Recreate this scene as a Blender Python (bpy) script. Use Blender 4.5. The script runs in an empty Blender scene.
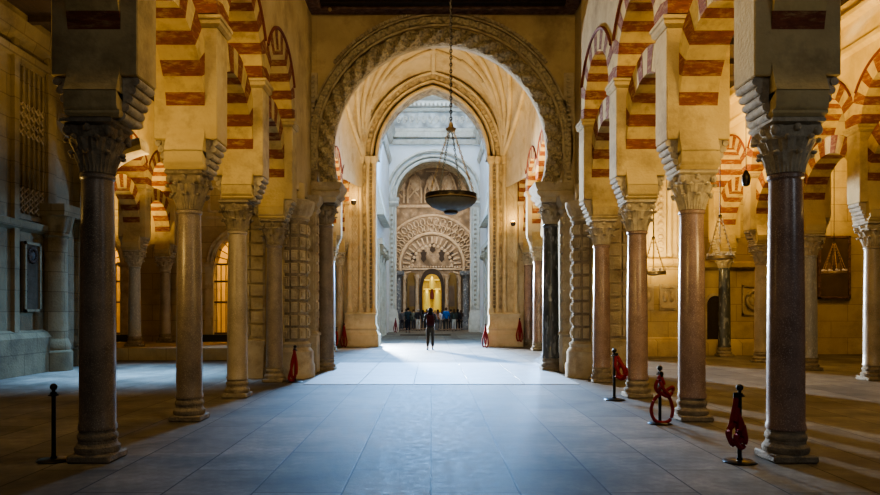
import bpy, bmesh, math, random
from mathutils import Vector, Matrix
random.seed(7)
PI = math.pi
sc = bpy.context.scene
COL = sc.collection
F = 700.0; CX = 431.0; CY = 310.0; H = 1.6

# ------------------------------------------------------------------ helpers
class MB:
    """collects faces; becomes ONE mesh"""
    def __init__(s): s.v = []; s.f = []; s.m = []
    def add(s, vs, fs, mi=0):
        o = len(s.v); s.v += [tuple(v) for v in vs]
        for f in fs: s.f.append(tuple(i + o for i in f)); s.m.append(mi)
        return s
    def box(s, x0, x1, y0, y1, z0, z1, mi=0):
        v = [(x0,y0,z0),(x1,y0,z0),(x1,y1,z0),(x0,y1,z0),(x0,y0,z1),(x1,y0,z1),(x1,y1,z1),(x0,y1,z1)]
        return s.add(v, [(0,3,2,1),(4,5,6,7),(0,1,5,4),(1,2,6,5),(2,3,7,6),(3,0,4,7)], mi)
    def bbox(s, x0, x1, y0, y1, z0, z1, b=.02, mi=0):
        """box with chamfered edges"""
        bm = bmesh.new(); bmesh.ops.create_cube(bm, size=1)
        for v in bm.verts: v.co = Vector(((x0+x1)/2+v.co.x*(x1-x0), (y0+y1)/2+v.co.y*(y1-y0), (z0+z1)/2+v.co.z*(z1-z0)))
        bmesh.ops.bevel(bm, geom=bm.edges[:], offset=b, segments=1, affect='EDGES')
        bm.verts.index_update()
        s.add([v.co[:] for v in bm.verts], [[v.index for v in f.verts] for f in bm.faces], mi); bm.free(); return s
    def lathe(s, prof, n=24, c=(0,0,0), mi=0, a0=0, a1=2*PI, fn=None, cap=True):
        """prof = [(r,z)]; fn(a,z,r)->r ; partial sweep allowed"""
        full = abs(a1-a0-2*PI) < 1e-6
        k = n if full else n+1
        vs = []
        for (r, z) in prof:
            for i in range(k):
                a = a0+(a1-a0)*i/n
                rr = fn(a, z, r) if fn else r
                vs.append((c[0]+rr*math.cos(a), c[1]+rr*math.sin(a), c[2]+z))
        fs = []
        for j in range(len(prof)-1):
            for i in range(n):
                i2 = (i+1) % k if full else i+1
                fs.append((j*k+i, j*k+i2, (j+1)*k+i2, (j+1)*k+i))
        if cap:
            fs.append(tuple(reversed(range(k)))); fs.append(tuple((len(prof)-1)*k+i for i in range(k)))
        return s.add(vs, fs, mi)
    def sq(s, prof, c=(0,0,0), mi=0):
        """square stepped moulding: prof=[(hx,hy,z)]"""
        vs = []; fs = []
        for hx, hy, z in prof:
            vs += [(c[0]-hx,c[1]-hy,c[2]+z),(c[0]+hx,c[1]-hy,c[2]+z),(c[0]+hx,c[1]+hy,c[2]+z),(c[0]-hx,c[1]+hy,c[2]+z)]
        for j in range(len(prof)-1):
            for i in range(4):
                fs.append((j*4+i, j*4+(i+1)%4, (j+1)*4+(i+1)%4, (j+1)*4+i))
        n = len(prof)-1
        fs.append((3,2,1,0)); fs.append((n*4,n*4+1,n*4+2,n*4+3))
        return s.add(vs, fs, mi)
    def tube(s, pts, r, n=8, mi=0, closed=False, rf=None):
        pts = [Vector(p) for p in pts]; k = len(pts); vs = []
        for i, p in enumerate(pts):
            a = pts[(i-1) % k] if (closed or i > 0) else p
            b = pts[(i+1) % k] if (closed or i < k-1) else p
            t = (b-a).normalized()
            u = Vector((0,0,1)) if abs(t.z) < .9 else Vector((1,0,0))
            x = t.cross(u).normalized(); y = x.cross(t)
            rr = rf(i/(k-1)) if rf else r
            for j in range(n):
                q = 2*PI*j/n
                vs.append(tuple(p + x*rr*math.cos(q) + y*rr*math.sin(q)))
        fs = []
        for i in range(k if closed else k-1):
            for j in range(n):
                a = i*n+j; b = i*n+(j+1) % n; c = ((i+1) % k)*n+(j+1) % n; d = ((i+1) % k)*n+j
                fs.append((a, b, c, d))
        if not closed:
            fs.append(tuple(reversed(range(n)))); fs.append(tuple((k-1)*n+j for j in range(n)))
        return s.add(vs, fs, mi)
    def ball(s, c, r, n=10, mi=0, sx=1, sy=1, sz=1):
        m = max(4, n//2); vs = []; fs = []
        for j in range(1, m):
            t = PI*j/m
            for i in range(n):
                a = 2*PI*i/n
                vs.append((c[0]+r*sx*math.sin(t)*math.cos(a), c[1]+r*sy*math.sin(t)*math.sin(a), c[2]+r*sz*math.cos(t)))
        top = len(vs); vs.append((c[0],c[1],c[2]+r*sz)); vs.append((c[0],c[1],c[2]-r*sz))
        for j in range(m-2):
            for i in range(n): fs.append((j*n+i, (j+1)*n+i, (j+1)*n+(i+1)%n, j*n+(i+1)%n))
        for i in range(n):
            fs.append((top, i, (i+1)%n)); fs.append((top+1, (m-2)*n+(i+1)%n, (m-2)*n+i))
        return s.add(vs, fs, mi)
    def prism(s, poly, y0, y1, mi=0, axis='y'):
        """poly of (x,z) extruded along y (or (y,z) along x)"""
        k = len(poly)
        if axis == 'y': vs = [(p[0],y0,p[1]) for p in poly]+[(p[0],y1,p[1]) for p in poly]
        else: vs = [(y0,p[0],p[1]) for p in poly]+[(y1,p[0],p[1]) for p in poly]
        fs = [tuple(range(k)), tuple(reversed(range(k,2*k)))]
        for i in range(k): fs.append((i, i+k, (i+1)%k+k, (i+1)%k))
        return s.add(vs, fs, mi)
    def mesh(s, name, mats, smooth=True, ang=38):
        me = bpy.data.meshes.new(name); me.from_pydata(s.v, [], s.f)
        for m in (mats if isinstance(mats, (list, tuple)) else [mats]): me.materials.append(m)
        for p, mi in zip(me.polygons, s.m): p.material_index = mi
        bm = bmesh.new(); bm.from_mesh(me)
        bmesh.ops.recalc_face_normals(bm, faces=bm.faces[:]); bm.to_mesh(me); bm.free()
        if smooth:
            for p in me.polygons: p.use_smooth = True
            me.set_sharp_from_angle(angle=math.radians(ang))
        return me

def link(name, me, parent=None, loc=(0,0,0), rz=0, scale=None, mat=None):
    o = bpy.data.objects.new(name, me); COL.objects.link(o)
    if parent is not None: o.parent = parent
    o.location = loc; o.rotation_euler = (0,0,rz)
    if scale: o.scale = scale
    if mat is not None:
        o.material_slots[0].link = 'OBJECT'; o.material_slots[0].material = mat
    return o
def obj(name, mb, mats, parent=None, loc=(0,0,0), rz=0, **k):
    return link(name, mb.mesh(name, mats, **k), parent, loc, rz)
def tag(o, label, cat, group=None, kind='thing'):
    o['label'] = label; o['category'] = cat; o['kind'] = kind
    if group: o['group'] = group
    return o
def thing(name, label, cat, loc=(0,0,0), rz=0, group=None):
    o = bpy.data.objects.new(name, None); COL.objects.link(o); o.empty_display_size = .1
    o.location = loc; o.rotation_euler = (0,0,rz)
    return tag(o, label, cat, group)
def struct(name, mb, mats, parent=None, **k):
    o = obj(name, mb, mats, parent, **k)
    if parent is None: o['kind'] = 'structure'
    return o
def dup(root, loc, rz, label, group=None, mats=None):
    r = root.copy(); COL.objects.link(r); r.location = loc; r.rotation_euler = (0,0,rz); r['label'] = label
    if group: r['group'] = group
    for ch in list(root.children):
        c = ch.copy(); COL.objects.link(c); c.parent = r
        if mats and c.name.split('.')[0] in mats:
            c.material_slots[0].link = 'OBJECT'; c.material_slots[0].material = mats[c.name.split('.')[0]]
        for g in list(ch.children):
            d = g.copy(); COL.objects.link(d); d.parent = c
    return r

# ------------------------------------------------------------------ materials
def nodes(name):
    m = bpy.data.materials.new(name); m.use_nodes = True
    nt = m.node_tree; b = nt.nodes['Principled BSDF']
    return m, nt, b
def N(nt, t, **kw):
    n = nt.nodes.new(t)
    for k, v in kw.items():
        if k in n.inputs: n.inputs[k].default_value = v
        else: setattr(n, k, v)
    return n
def rgb(c): return (c[0], c[1], c[2], 1)
def mixc(nt, fac, a, b, blend='MIX'):
    n = nt.nodes.new('ShaderNodeMix'); n.data_type = 'RGBA'; n.blend_type = blend
    for sock, val in ((n.inputs[0], fac), (n.inputs[6], a), (n.inputs[7], b)):
        if hasattr(val, 'is_output'): nt.links.new(val, sock)
        elif isinstance(val, (int, float)): sock.default_value = val
        else: sock.default_value = rgb(val)
    return n.outputs[2]
def ramp(nt, src, p0, p1, c0=(0,0,0), c1=(1,1,1)):
    r = nt.nodes.new('ShaderNodeValToRGB'); e = r.color_ramp.elements
    e[0].position = p0; e[1].position = p1; e[0].color = rgb(c0); e[1].color = rgb(c1)
    nt.links.new(src, r.inputs[0]); return r.outputs[0]
def stone(name, c1, c2, scale=2.0, rough=.85, bump=.25, speck=None, speck_scale=40, bscale=18, dirt=None, stretch=None, carve=None, spec=.3, metal=0, courses=None):
    """weathered stone: two tones by noise, optional fine specks, dirt patches, carved-pattern bump, masonry courses"""
    m, nt, b = nodes(name)
    g = nt.nodes.new('ShaderNodeNewGeometry'); pos = g.outputs['Position']
    if stretch:
        mp = N(nt, 'ShaderNodeMapping'); mp.inputs['Scale'].default_value = stretch
        nt.links.new(pos, mp.inputs[0]); pos = mp.outputs[0]
    n1 = N(nt, 'ShaderNodeTexNoise', Scale=scale, Detail=6.0, Roughness=.6); nt.links.new(pos, n1.inputs['Vector'])
    col = mixc(nt, ramp(nt, n1.outputs[0], .35, .65), c1, c2)
    n2 = N(nt, 'ShaderNodeTexNoise', Scale=bscale, Detail=4.0); nt.links.new(pos, n2.inputs['Vector'])
    if dirt:
        n4 = N(nt, 'ShaderNodeTexNoise', Scale=scale*.6, Detail=5.0, Roughness=.7); nt.links.new(pos, n4.inputs['Vector'])
        col = mixc(nt, ramp(nt, n4.outputs[0], .5, .72), col, dirt)
    if speck:
        n3 = N(nt, 'ShaderNodeTexNoise', Scale=speck_scale, Detail=2.0); nt.links.new(pos, n3.inputs['Vector'])
        col = mixc(nt, ramp(nt, n3.outputs[0], .55, .66), col, speck)
    hgt = n2.outputs[0]
    if courses:
        sx = nt.nodes.new('ShaderNodeSeparateXYZ'); nt.links.new(g.outputs['Position'], sx.inputs[0])
        ad = N(nt, 'ShaderNodeMath', operation='ADD'); nt.links.new(sx.outputs[0], ad.inputs[0]); nt.links.new(sx.outputs[1], ad.inputs[1])
        cb = nt.nodes.new('ShaderNodeCombineXYZ'); nt.links.new(ad.outputs[0], cb.inputs[0]); nt.links.new(sx.outputs[2], cb.inputs[1])
        br = N(nt, 'ShaderNodeTexBrick', Scale=1.0); br.inputs['Brick Width'].default_value = courses[0]; br.inputs['Row Height'].default_value = courses[1]
        br.inputs['Mortar Size'].default_value = .012; br.inputs['Color1'].default_value = (1,1,1,1); br.inputs['Color2'].default_value = (.82,.8,.76,1); br.inputs['Mortar'].default_value = (.5,.46,.4,1)
        nt.links.new(cb.outputs[0], br.inputs['Vector'])
        col = mixc(nt, .8, col, br.outputs[0], 'MULTIPLY')
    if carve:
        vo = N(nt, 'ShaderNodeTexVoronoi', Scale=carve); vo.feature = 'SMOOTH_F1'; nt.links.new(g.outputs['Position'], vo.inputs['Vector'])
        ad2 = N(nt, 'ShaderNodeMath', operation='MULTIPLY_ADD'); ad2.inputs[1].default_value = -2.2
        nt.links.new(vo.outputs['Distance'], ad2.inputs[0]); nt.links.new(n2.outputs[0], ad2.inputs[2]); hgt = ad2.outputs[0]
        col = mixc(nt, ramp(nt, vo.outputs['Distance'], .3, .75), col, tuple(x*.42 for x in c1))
    bp = N(nt, 'ShaderNodeBump', Strength=bump, Distance=.03 if not carve else .06); nt.links.new(hgt, bp.inputs['Height'])
    nt.links.new(bp.outputs[0], b.inputs['Normal']); nt.links.new(col, b.inputs['Base Color'])
    b.inputs['Roughness'].default_value = rough; b.inputs['Specular IOR Level'].default_value = spec; b.inputs['Metallic'].default_value = metal
    return m
def plain(name, c, rough=.6, metal=0, var=.25, scale=12, emit=None, es=0):
    m, nt, b = nodes(name)
    g = nt.nodes.new('ShaderNodeNewGeometry')
    n1 = N(nt, 'ShaderNodeTexNoise', Scale=scale, Detail=3.0); nt.links.new(g.outputs['Position'], n1.inputs['Vector'])
    col = mixc(nt, n1.outputs[0], tuple(x*(1-var) for x in c), tuple(min(1, x*(1+var)) for x in c))
    nt.links.new(col, b.inputs['Base Color']); b.inputs['Roughness'].default_value = rough; b.inputs['Metallic'].default_value = metal
    if emit: b.inputs['Emission Color'].default_value = rgb(emit); b.inputs['Emission Strength'].default_value = es
    return m

PLASTER = stone('ochre_plaster', (.42,.32,.17), (.52,.41,.23), 1.2, .9, .25, dirt=(.26,.19,.10), bscale=25)
PLASTER_Y = stone('yellow_plaster', (.58,.43,.19), (.66,.51,.25), 1.0, .9, .2, dirt=(.42,.30,.13), bscale=25)
PIER = stone('pillar_plaster', (.44,.335,.165), (.52,.41,.22), 1.8, .9, .35, dirt=(.24,.18,.09), bscale=22)
CREAM = stone('cream_voussoir', (.56,.43,.20), (.47,.35,.16), 5, .9, .35, dirt=(.30,.22,.10))
RED = stone('red_brick_voussoir', (.25,.085,.042), (.17,.055,.03), 7, .9, .6, dirt=(.40,.27,.12), bscale=30, stretch=(1,1,4))
REDLINE = plain('red_painted_band', (.16,.04,.025), .9)
SH_BROWN = stone('brown_grey_marble', (.24,.19,.145), (.16,.125,.095), 3, .32, .1, speck=(.32,.27,.21), speck_scale=85, dirt=(.10,.075,.055), spec=.5)
SH_PINK = stone('pink_marble', (.30,.205,.165), (.215,.145,.12), 4, .26, .08, speck=(.38,.29,.24), speck_scale=80, spec=.5, dirt=(.17,.11,.09))
SH_BEIGE = stone('beige_marble', (.36,.30,.22), (.28,.23,.165), 3, .32, .1, speck=(.42,.36,.28), speck_scale=85, dirt=(.20,.16,.11), spec=.5)
SH_GREY = stone('grey_marble', (.27,.27,.26), (.36,.35,.33), 5, .28, .08, speck=(.45,.44,.42), spec=.5, stretch=(1,1,.35))
SH_DARK = stone('dark_veined_marble', (.045,.05,.052), (.10,.105,.105), 5, .22, .08, speck=(.22,.23,.23), speck_scale=9, spec=.6, stretch=(1,1,.4))
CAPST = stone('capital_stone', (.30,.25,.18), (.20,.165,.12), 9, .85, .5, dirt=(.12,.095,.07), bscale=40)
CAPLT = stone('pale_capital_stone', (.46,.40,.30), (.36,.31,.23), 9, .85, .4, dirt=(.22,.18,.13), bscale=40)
CARVED = stone('carved_stone', (.48,.405,.28), (.38,.31,.21), 3, .85, .35, dirt=(.22,.17,.11), bscale=30)
ROPEST = stone('carved_archivolt_stone', (.50,.42,.28), (.40,.33,.21), 6, .9, .35, bscale=40, carve=18)
GOLDST = stone('warm_limestone', (.56,.475,.33), (.47,.39,.26), 2, .85, .3, dirt=(.35,.265,.15), bscale=25)
RELIEF = stone('warm_relief_stone', (.55,.45,.30), (.45,.36,.23), 4, .85, .9, bscale=30, carve=6)
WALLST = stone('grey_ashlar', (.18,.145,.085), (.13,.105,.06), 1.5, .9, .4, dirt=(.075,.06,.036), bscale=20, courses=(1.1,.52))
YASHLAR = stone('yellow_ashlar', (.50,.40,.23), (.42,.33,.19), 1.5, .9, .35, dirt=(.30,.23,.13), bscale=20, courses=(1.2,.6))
WHITE = stone('white_limewash', (.80,.80,.80), (.72,.73,.75), 1.2, .8, .1, bscale=15)
WHITEST = stone('pale_dressed_stone', (.72,.68,.60), (.60,.56,.48), 2.5, .85, .3, bscale=25, dirt=(.46,.41,.33))
WFRIEZE = stone('pale_frieze', (.70,.69,.66), (.58,.57,.54), 5, .85, .9, carve=2.6)
ALTAR = stone('brown_relief', (.27,.21,.155), (.19,.145,.105), 3, .85, .9, carve=1.9, dirt=(.44,.34,.24))
ALTARLT = stone('tan_relief', (.42,.345,.26), (.33,.265,.195), 4, .8, .5, dirt=(.26,.18,.11))
ALTDK = plain('dark_recess', (.035,.025,.02), .9)
GOLD = plain('glowing_gilt_wood', (.50,.30,.05), .4, .6, .45, 6, emit=(1,.55,.06), es=.05)  # gilding with a faint glow added to its colour
GOLDB = plain('glowing_gilt', (.95,.66,.14), .3, .5, .25, 9, emit=(1,.66,.10), es=.22)  # gilding brightened by a glow of its own, though no lamp
PICT = plain('dark_painting', (.09,.06,.04), .5, 0, .6, 3)
BLUEM = stone('blue_grey_marble', (.075,.09,.115), (.14,.16,.19), 4, .3, .1, speck=(.32,.34,.36), speck_scale=7)
WOOD = stone('dark_carved_wood', (.19,.11,.09), (.11,.065,.055), 4, .6, .6, bscale=25, carve=9)
WOODC = stone('dark_ceiling_wood', (.035,.022,.016), (.02,.013,.010), 3, .7, .3, stretch=(4,.4,4))
IRON = plain('black_iron', (.03,.024,.02), .35, .6, .2)
BRONZE = plain('dark_bronze', (.16,.17,.165), .5, .45, .3)
BLACK = plain('black_painted_metal', (.010,.010,.011), .3, .3, .2)
ROPE = plain('red_velvet_rope', (.20,.006,.014), .8, 0, .3, 60)
BRASSLT = plain('worn_brass', (.48,.36,.20), .4, .8, .3)
GLOWOIL = plain('lamp_glass', (.45,.36,.24), .3, 0, .1, emit=(1,.75,.4), es=.15)
BULB = plain('lit_lamp', (1,.8,.4), .3, 0, .05, emit=(1,.62,.18), es=14)
GATEG = plain('gilt_gate_bar', (.16,.10,.03), .4, .5, .3)
DKSTEP = plain('black_stone_step', (.02,.02,.022), .4, 0, .2)
PLAQUE = stone('dark_slate_plaque', (.07,.055,.04), (.05,.042,.03), 6, .95, .3, spec=.03)

def floor_mat():
    m, nt, b = nodes('worn_marble_slabs')
    g = nt.nodes.new('ShaderNodeNewGeometry'); sx = nt.nodes.new('ShaderNodeSeparateXYZ'); nt.links.new(g.outputs['Position'], sx.inputs[0])
    cb = nt.nodes.new('ShaderNodeCombineXYZ'); nt.links.new(sx.outputs[1], cb.inputs[0]); nt.links.new(sx.outputs[0], cb.inputs[1])
    br = N(nt, 'ShaderNodeTexBrick', Scale=1.0); br.offset = .5
    br.inputs['Brick Width'].default_value = 1.75; br.inputs['Row Height'].default_value = .78; br.inputs['Mortar Size'].default_value = .010
    br.inputs['Mortar Smooth'].default_value = .3
    br.inputs['Color1'].default_value = (.235,.215,.18,1); br.inputs['Color2'].default_value = (.155,.14,.115,1); br.inputs['Mortar'].default_value = (.045,.038,.03,1)
    nt.links.new(cb.outputs[0], br.inputs['Vector'])
    n1 = N(nt, 'ShaderNodeTexNoise', Scale=1.1, Detail=8.0, Roughness=.65); nt.links.new(g.outputs['Position'], n1.inputs['Vector'])
    n2 = N(nt, 'ShaderNodeTexNoise', Scale=9.0, Detail=6.0, Roughness=.7); nt.links.new(g.outputs['Position'], n2.inputs['Vector'])
    col = mixc(nt, 1.0, br.outputs[0], ramp(nt, n1.outputs[0], .32, .68, (.45,.43,.40), (1.15,1.13,1.1)), 'MULTIPLY')
    col = mixc(nt, .85, col, ramp(nt, n2.outputs[0], .36, .62, (.50,.46,.42), (1.05,1.05,1.05)), 'MULTIPLY')
    nt.links.new(col, b.inputs['Base Color'])
    nt.links.new(ramp(nt, n2.outputs[0], .3, .7, (.50,.50,.50), (.75,.75,.75)), b.inputs['Roughness'])
    bp = N(nt, 'ShaderNodeBump', Strength=.25, Distance=.01)
    ad = N(nt, 'ShaderNodeMath', operation='SUBTRACT'); nt.links.new(n2.outputs[0], ad.inputs[0]); nt.links.new(br.outputs['Fac'], ad.inputs[1])
    nt.links.new(ad.outputs[0], bp.inputs['Height']); nt.links.new(bp.outputs[0], b.inputs['Normal'])
    b.inputs['Specular IOR Level'].default_value = .22
    return m
FLOOR = floor_mat()
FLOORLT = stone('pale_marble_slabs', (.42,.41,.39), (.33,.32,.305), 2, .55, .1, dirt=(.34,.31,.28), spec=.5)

# ------------------------------------------------------------------ camera
cam = bpy.data.cameras.new('camera'); co = bpy.data.objects.new('camera', cam); COL.objects.link(co)
co.location = (0,0,H); co.rotation_euler = (PI/2,0,0)
cam.sensor_width = 36; cam.lens = F*36/880; cam.shift_x = (440-CX)/880; cam.shift_y = (CY-247.5)/880
cam.clip_end = 200; sc.camera = co

# ------------------------------------------------------------------ floor
fm = MB(); fm.box(-24, 24, -4, 62, -.3, 0); struct('floor', fm, FLOOR)
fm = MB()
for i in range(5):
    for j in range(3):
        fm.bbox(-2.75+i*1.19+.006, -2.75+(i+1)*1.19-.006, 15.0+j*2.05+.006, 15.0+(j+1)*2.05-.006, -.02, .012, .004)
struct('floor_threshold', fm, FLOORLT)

# ------------------------------------------------------------------ columns
ZC = 3.60      # top of the capital
def base_mb(r=.21):
    b = MB(); b.bbox(-.275,.275,-.275,.275,0,.09,.02)
    prof = [(.262,.09),(.275,.12),(.272,.16),(.25,.18),(.232,.20),(.23,.23),(.242,.245),(.245,.275),(.235,.30),(r+.01,.315),(r+.01,.34)]
    b.lathe(prof, 28); return b
def shaft_mb(h=2.72, r0=.205, r1=.178):
    b = MB(); prof = [(r0+.012,0),(r0+.012,.04),(r0,.07)]
    for i in range(1,9):
        t = i/9; prof.append((r0+(r1-r0)*t+.006*math.sin(PI*t), .07+(h-.14)*t))
    prof += [(r1,h-.07),(r1+.02,h-.05),(r1+.022,h-.02),(r1,h)]
    b.lathe(prof, 32); return b
def capital_mb(h=.55, r=.185, a=.285):
    """Corinthian-like capital: two tiers of leaves, corner volutes, square abacus"""
    b = MB(); n = 64; K = 22
    vs = []; fs = []
    for j in range(K+1):
        t = j/K; z = h*.86*t
        for i in range(n):
            th = 2*PI*i/n
            core = r + (.035)*t + .035*t**3
            l1 = max(0, 1-abs(t-.24)/.24); lean1 = (t/.45)**1.6 if t < .45 else 0
            leaf1 = .070*lean1*(abs(math.cos(4*th))**.6)*(1 if t < .42 else 0)
            tt = (t-.08)/.66
            leaf2 = .080*(tt**1.7)*(abs(math.sin(4*th))**.6) if 0 < tt < 1 else 0
            vol = .11*max(0,(t-.6)/.4)**1.2*(max(0, math.cos(4*(th-PI/4)))**2.5)
            vein = .006*math.cos(32*th)*(1 if t < .8 else .3)
            rr = core+max(leaf1, leaf2)+vol+vein
            vs.append((rr*math.cos(th), rr*math.sin(th), z))
    for j in range(K):
        for i in range(n): fs.append((j*n+i, j*n+(i+1)%n, (j+1)*n+(i+1)%n, (j+1)*n+i))
    fs.append(tuple(K*n+i for i in range(n))); fs.append(tuple(reversed(range(n))))
    b.add(vs, fs)
    for k in range(4):      # volute scrolls
        th = PI/4+k*PI/2; c = (.325*math.cos(th), .325*math.sin(th), h*.76)
        b.ball(c, .050, 10, sx=1, sy=1, sz=1.15)
        b.ball((.245*math.cos(th+PI/4), .245*math.sin(th+PI/4), h*.82), .045, 8)
    for k in range(8):      # leaf tips
        th = k*PI/4
        b.ball(((r+.10)*math.cos(th), (r+.10)*math.sin(th), h*.36), .036, 8, sz=.8)
        b.ball(((r+.135)*math.cos(th+PI/8), (r+.135)*math.sin(th+PI/8), h*.62), .038, 8, sz=.8)
    b.sq([(a*.86,a*.86,h*.86),(a,a,h*.91),(a,a,h*.96),(a*.94,a*.94,h)])
    return b
ME_BASE = base_mb().mesh('base', CAPST); ME_CAP = capital_mb().mesh('capital', CAPST, ang=50)
ME_SHAFT = shaft_mb().mesh('shaft', SH_BROWN)
def impost_mb():
    return MB().sq([(.262,.27,0),(.285,.305,.03),(.285,.305,.055),(.270,.325,.07),(.270,.342,.10),(.270,.348,.25)])
ME_IMP = impost_mb().mesh('impost', PIER)
PZ0, PZ1 = 4.03, 5.78     # pillar that rises on the impost
def pillar_mb():
    b = MB(); b.box(-.268,.268,-.25,.25,3.83,PZ0); b.bbox(-.45,.45,-.25,.25,PZ0,PZ1-.16,.012)
    b.sq([(.46,.25,PZ1-.16),(.50,.29,PZ1-.12),(.50,.29,PZ1-.06),(.52,.31,PZ1-.05),(.52,.31,PZ1)])
    return b
def corbel_mb(s):
    """stack of three rolls stepping out under the pillar"""
    b = MB(); n = 5; z = 3.58; d = (PZ0-z)/n
    for i in range(n):
        x = .275+.036*i; zz = z+i*d
        b.box(min(.2*s, s*x), max(.2*s, s*x), -.19, .19, zz, zz+d)
        pts = [(s*(x-.01), -.205, zz+d/2), (s*(x-.01), .205, zz+d/2)]
        b.tube(pts, d*.5, 10)
    return b
ME_PILLAR = pillar_mb().mesh('pillar', PIER, smooth=False); ME_CORB = {s: corbel_mb(s).mesh('roll_corbel', CAPLT) for s in (-1,1)}
def column(loc, label, shaft=SH_BROWN, cap=CAPST, pillar=True, group=None, h=1.0, base=True, r=1.0, imp=True, pmat=None, nudge=0):
    """h stretches the shaft only; everything above is lifted with it"""
    t = thing('stone_column', label, 'column', loc, 0, group)
    if base: link('base', ME_BASE, t, scale=(r*.92,r*.92,.95))
    sh = 2.72*h
    link('shaft', ME_SHAFT, t, (0,0,.33), scale=(r,r,h), mat=shaft)
    link('capital', ME_CAP, t, (0,0,.33+sh), mat=cap, scale=(r*1.05,r*1.05,1))
    dz = sh-2.72
    if imp: link('impost', ME_IMP, t, (nudge,0,ZC+dz))
    if pillar:
        p = link('pillar', ME_PILLAR, t, (nudge,0,dz), mat=pmat)
        for s in (-1,1): link('roll_corbel', ME_CORB[s], p)
    return t

# ------------------------------------------------------------------ striped arches
def arch_ring(S, hx, zc, R, ring, a0, n, lim, line=False, sub=2, slope=True, base=None):
    """voussoir arch along local Y, midpoint of the span at the origin; cream/red wedges; haunches plain below a0"""
    b = MB(); a1 = PI-a0
    def ro(a):
        c = abs(math.cos(a)); r = ring
        return min(R+ring, lim/c) if c > 1e-4 else R+ring
    def wedge(aa, ab, mi, e=0.0):
        for q in range(sub):
            u0 = aa+(ab-aa)*q/sub; u1 = aa+(ab-aa)*(q+1)/sub
            vs = []
            for x in (-hx-e, hx+e):
                for a in (u0, u1):
                    for rr in (R-e, max(R+.02, ro(a))):
                        vs.append((x, rr*math.cos(a), zc+rr*math.sin(a)))
            b.add(vs, [(0,1,3,2),(4,6,7,5),(0,2,6,4),(1,5,7,3)], mi)
    d = (a1-a0)/n
    for i in range(n): wedge(a0+i*d, a0+(i+1)*d, 1 if i % 2 == 0 else 0, .004 if i % 2 == 0 else 0)
    if base is not None:
        for sg in (0, 1):
            aa, ab = (base, a0) if sg == 0 else (PI-a0, PI-base)
            sub_old = sub
            for q in range(4):
                u0 = aa+(ab-aa)*q/4; u1 = aa+(ab-aa)*(q+1)/4
                wedge(u0, u1, 2)
    if line:
        k = 24; vs = []; rr = R+ring+.0
        for x in (-hx-.02, hx+.02):
            pts = []
            for i in range(k+1):
                a = a0+(a1-a0)*i/k
                if (R+ring)*abs(math.cos(a)) > lim: continue
                pts.append((x*0.985, (R+ring-.02)*math.cos(a), zc+(R+ring-.02)*math.sin(a)))
            if len(pts) > 2: b.tube(pts, .032, 6, mi=3)
    return b
SP = 2.70
LOW = arch_ring(SP, .27, 4.36, 1.115, .42, .10, 15, SP/2-.001, base=-math.radians(27)).mesh('lower', [CREAM, RED, PIER, REDLINE], smooth=False)
UPP = arch_ring(SP, .45, 5.78, 1.06, .42, .02, 17, SP/2-.001, line=True).mesh('upper', [CREAM, RED, PIER, REDLINE], smooth=False)
UPPER_R = 1.48
def arch_pair(x, y, dz, lab, group=None, low=True, up=True, sy=1.0, gu=None):
    if low:
        o = link('horseshoe_arch', LOW, None, (x,y,dz), scale=(1,sy,1) if sy != 1 else None); tag(o, 'lower striped horseshoe arch '+lab, 'arch', group)
    if up:
        o = link('semicircular_arch', UPP, None, (x,y,dz), scale=(1,sy,1) if sy != 1 else None); tag(o, 'upper striped round arch '+lab, 'arch', gu or group)
def wall_over(name, x, mids, ztop, dz=0, hx=.45, mat=PLASTER, ends=None, sy=1.0, cornice=None):
    """wall above a row of upper arches, following their backs"""
    b = MB(); k = 16; zc = 5.78+dz
    half = SP/2*sy
    for y in mids:
        for i in range(k):
            ya = -half+2*half*i/k; yb = -half+2*half*(i+1)/k
            za, zb = [zc+math.sqrt(max(0, (1.46)**2-(q/sy)**2)) for q in (ya, yb)]
            b.prism([(y+ya, za), (y+yb, zb), (y+yb, ztop), (y+ya, ztop)], x-hx, x+hx, axis='x')
    if ends:
        for (e0, e1) in ends: b.box(x-hx, x+hx, e0, e1, zc-.1, ztop)
    if cornice:
        ya, yb = min(mids)-half, max(mids)+half
        for (z, d) in cornice:
            for s in (-1,1): b.prism([(x+s*hx, z-.1), (x+s*(hx+d), z-.02), (x+s*(hx+d), z+.08), (x+s*hx, z+.12)], ya, yb)
    return struct(name, b, mat, smooth=False)

XL, XR = -3.57, 3.80
YS = [4.8+SP*i for i in range(5)]          # 4.8 7.5 10.2 12.9 15.6
sides = [(XL, 'left', [SH_BROWN, SH_BROWN, SH_BROWN, SH_BEIGE, SH_BROWN]), (XR, 'right', [SH_PINK, SH_PINK, SH_PINK, SH_PINK, SH_PINK])]
CL = {('left',0):'grey brown column of the left nave row beside the camera position, mostly out of view',
      ('left',1):'tall dark brown column beside the lone black post without rope',
      ('left',2):'brown speckled column standing second in the left nave row, behind the tall dark one',
      ('left',3):'slender beige column, third in the left nave row, in front of the gilt gate',
      ('left',4):'brown column engaged in the left carved pier cluster beside the round bossed pier',
      ('right',0):'pink marble column of the right nave row beside the camera position, mostly out of view',
      ('right',1):'largest polished dark pink column, on a square plinth beside the short rope bundle',
      ('right',2):'pinkish marble column next to the black post with the looped red rope',
      ('right',3):'pink column, third in the right nave row, between the two roped posts',
      ('right',4):'pink column engaged in the right carved pier cluster beside the round bossed pier'}
ND = {'left': .08, 'right': 0}; SH = {('left', 2): .05, ('left', 4): .08}
ORD = ['nearest', 'second', 'third', 'fourth']
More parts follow.
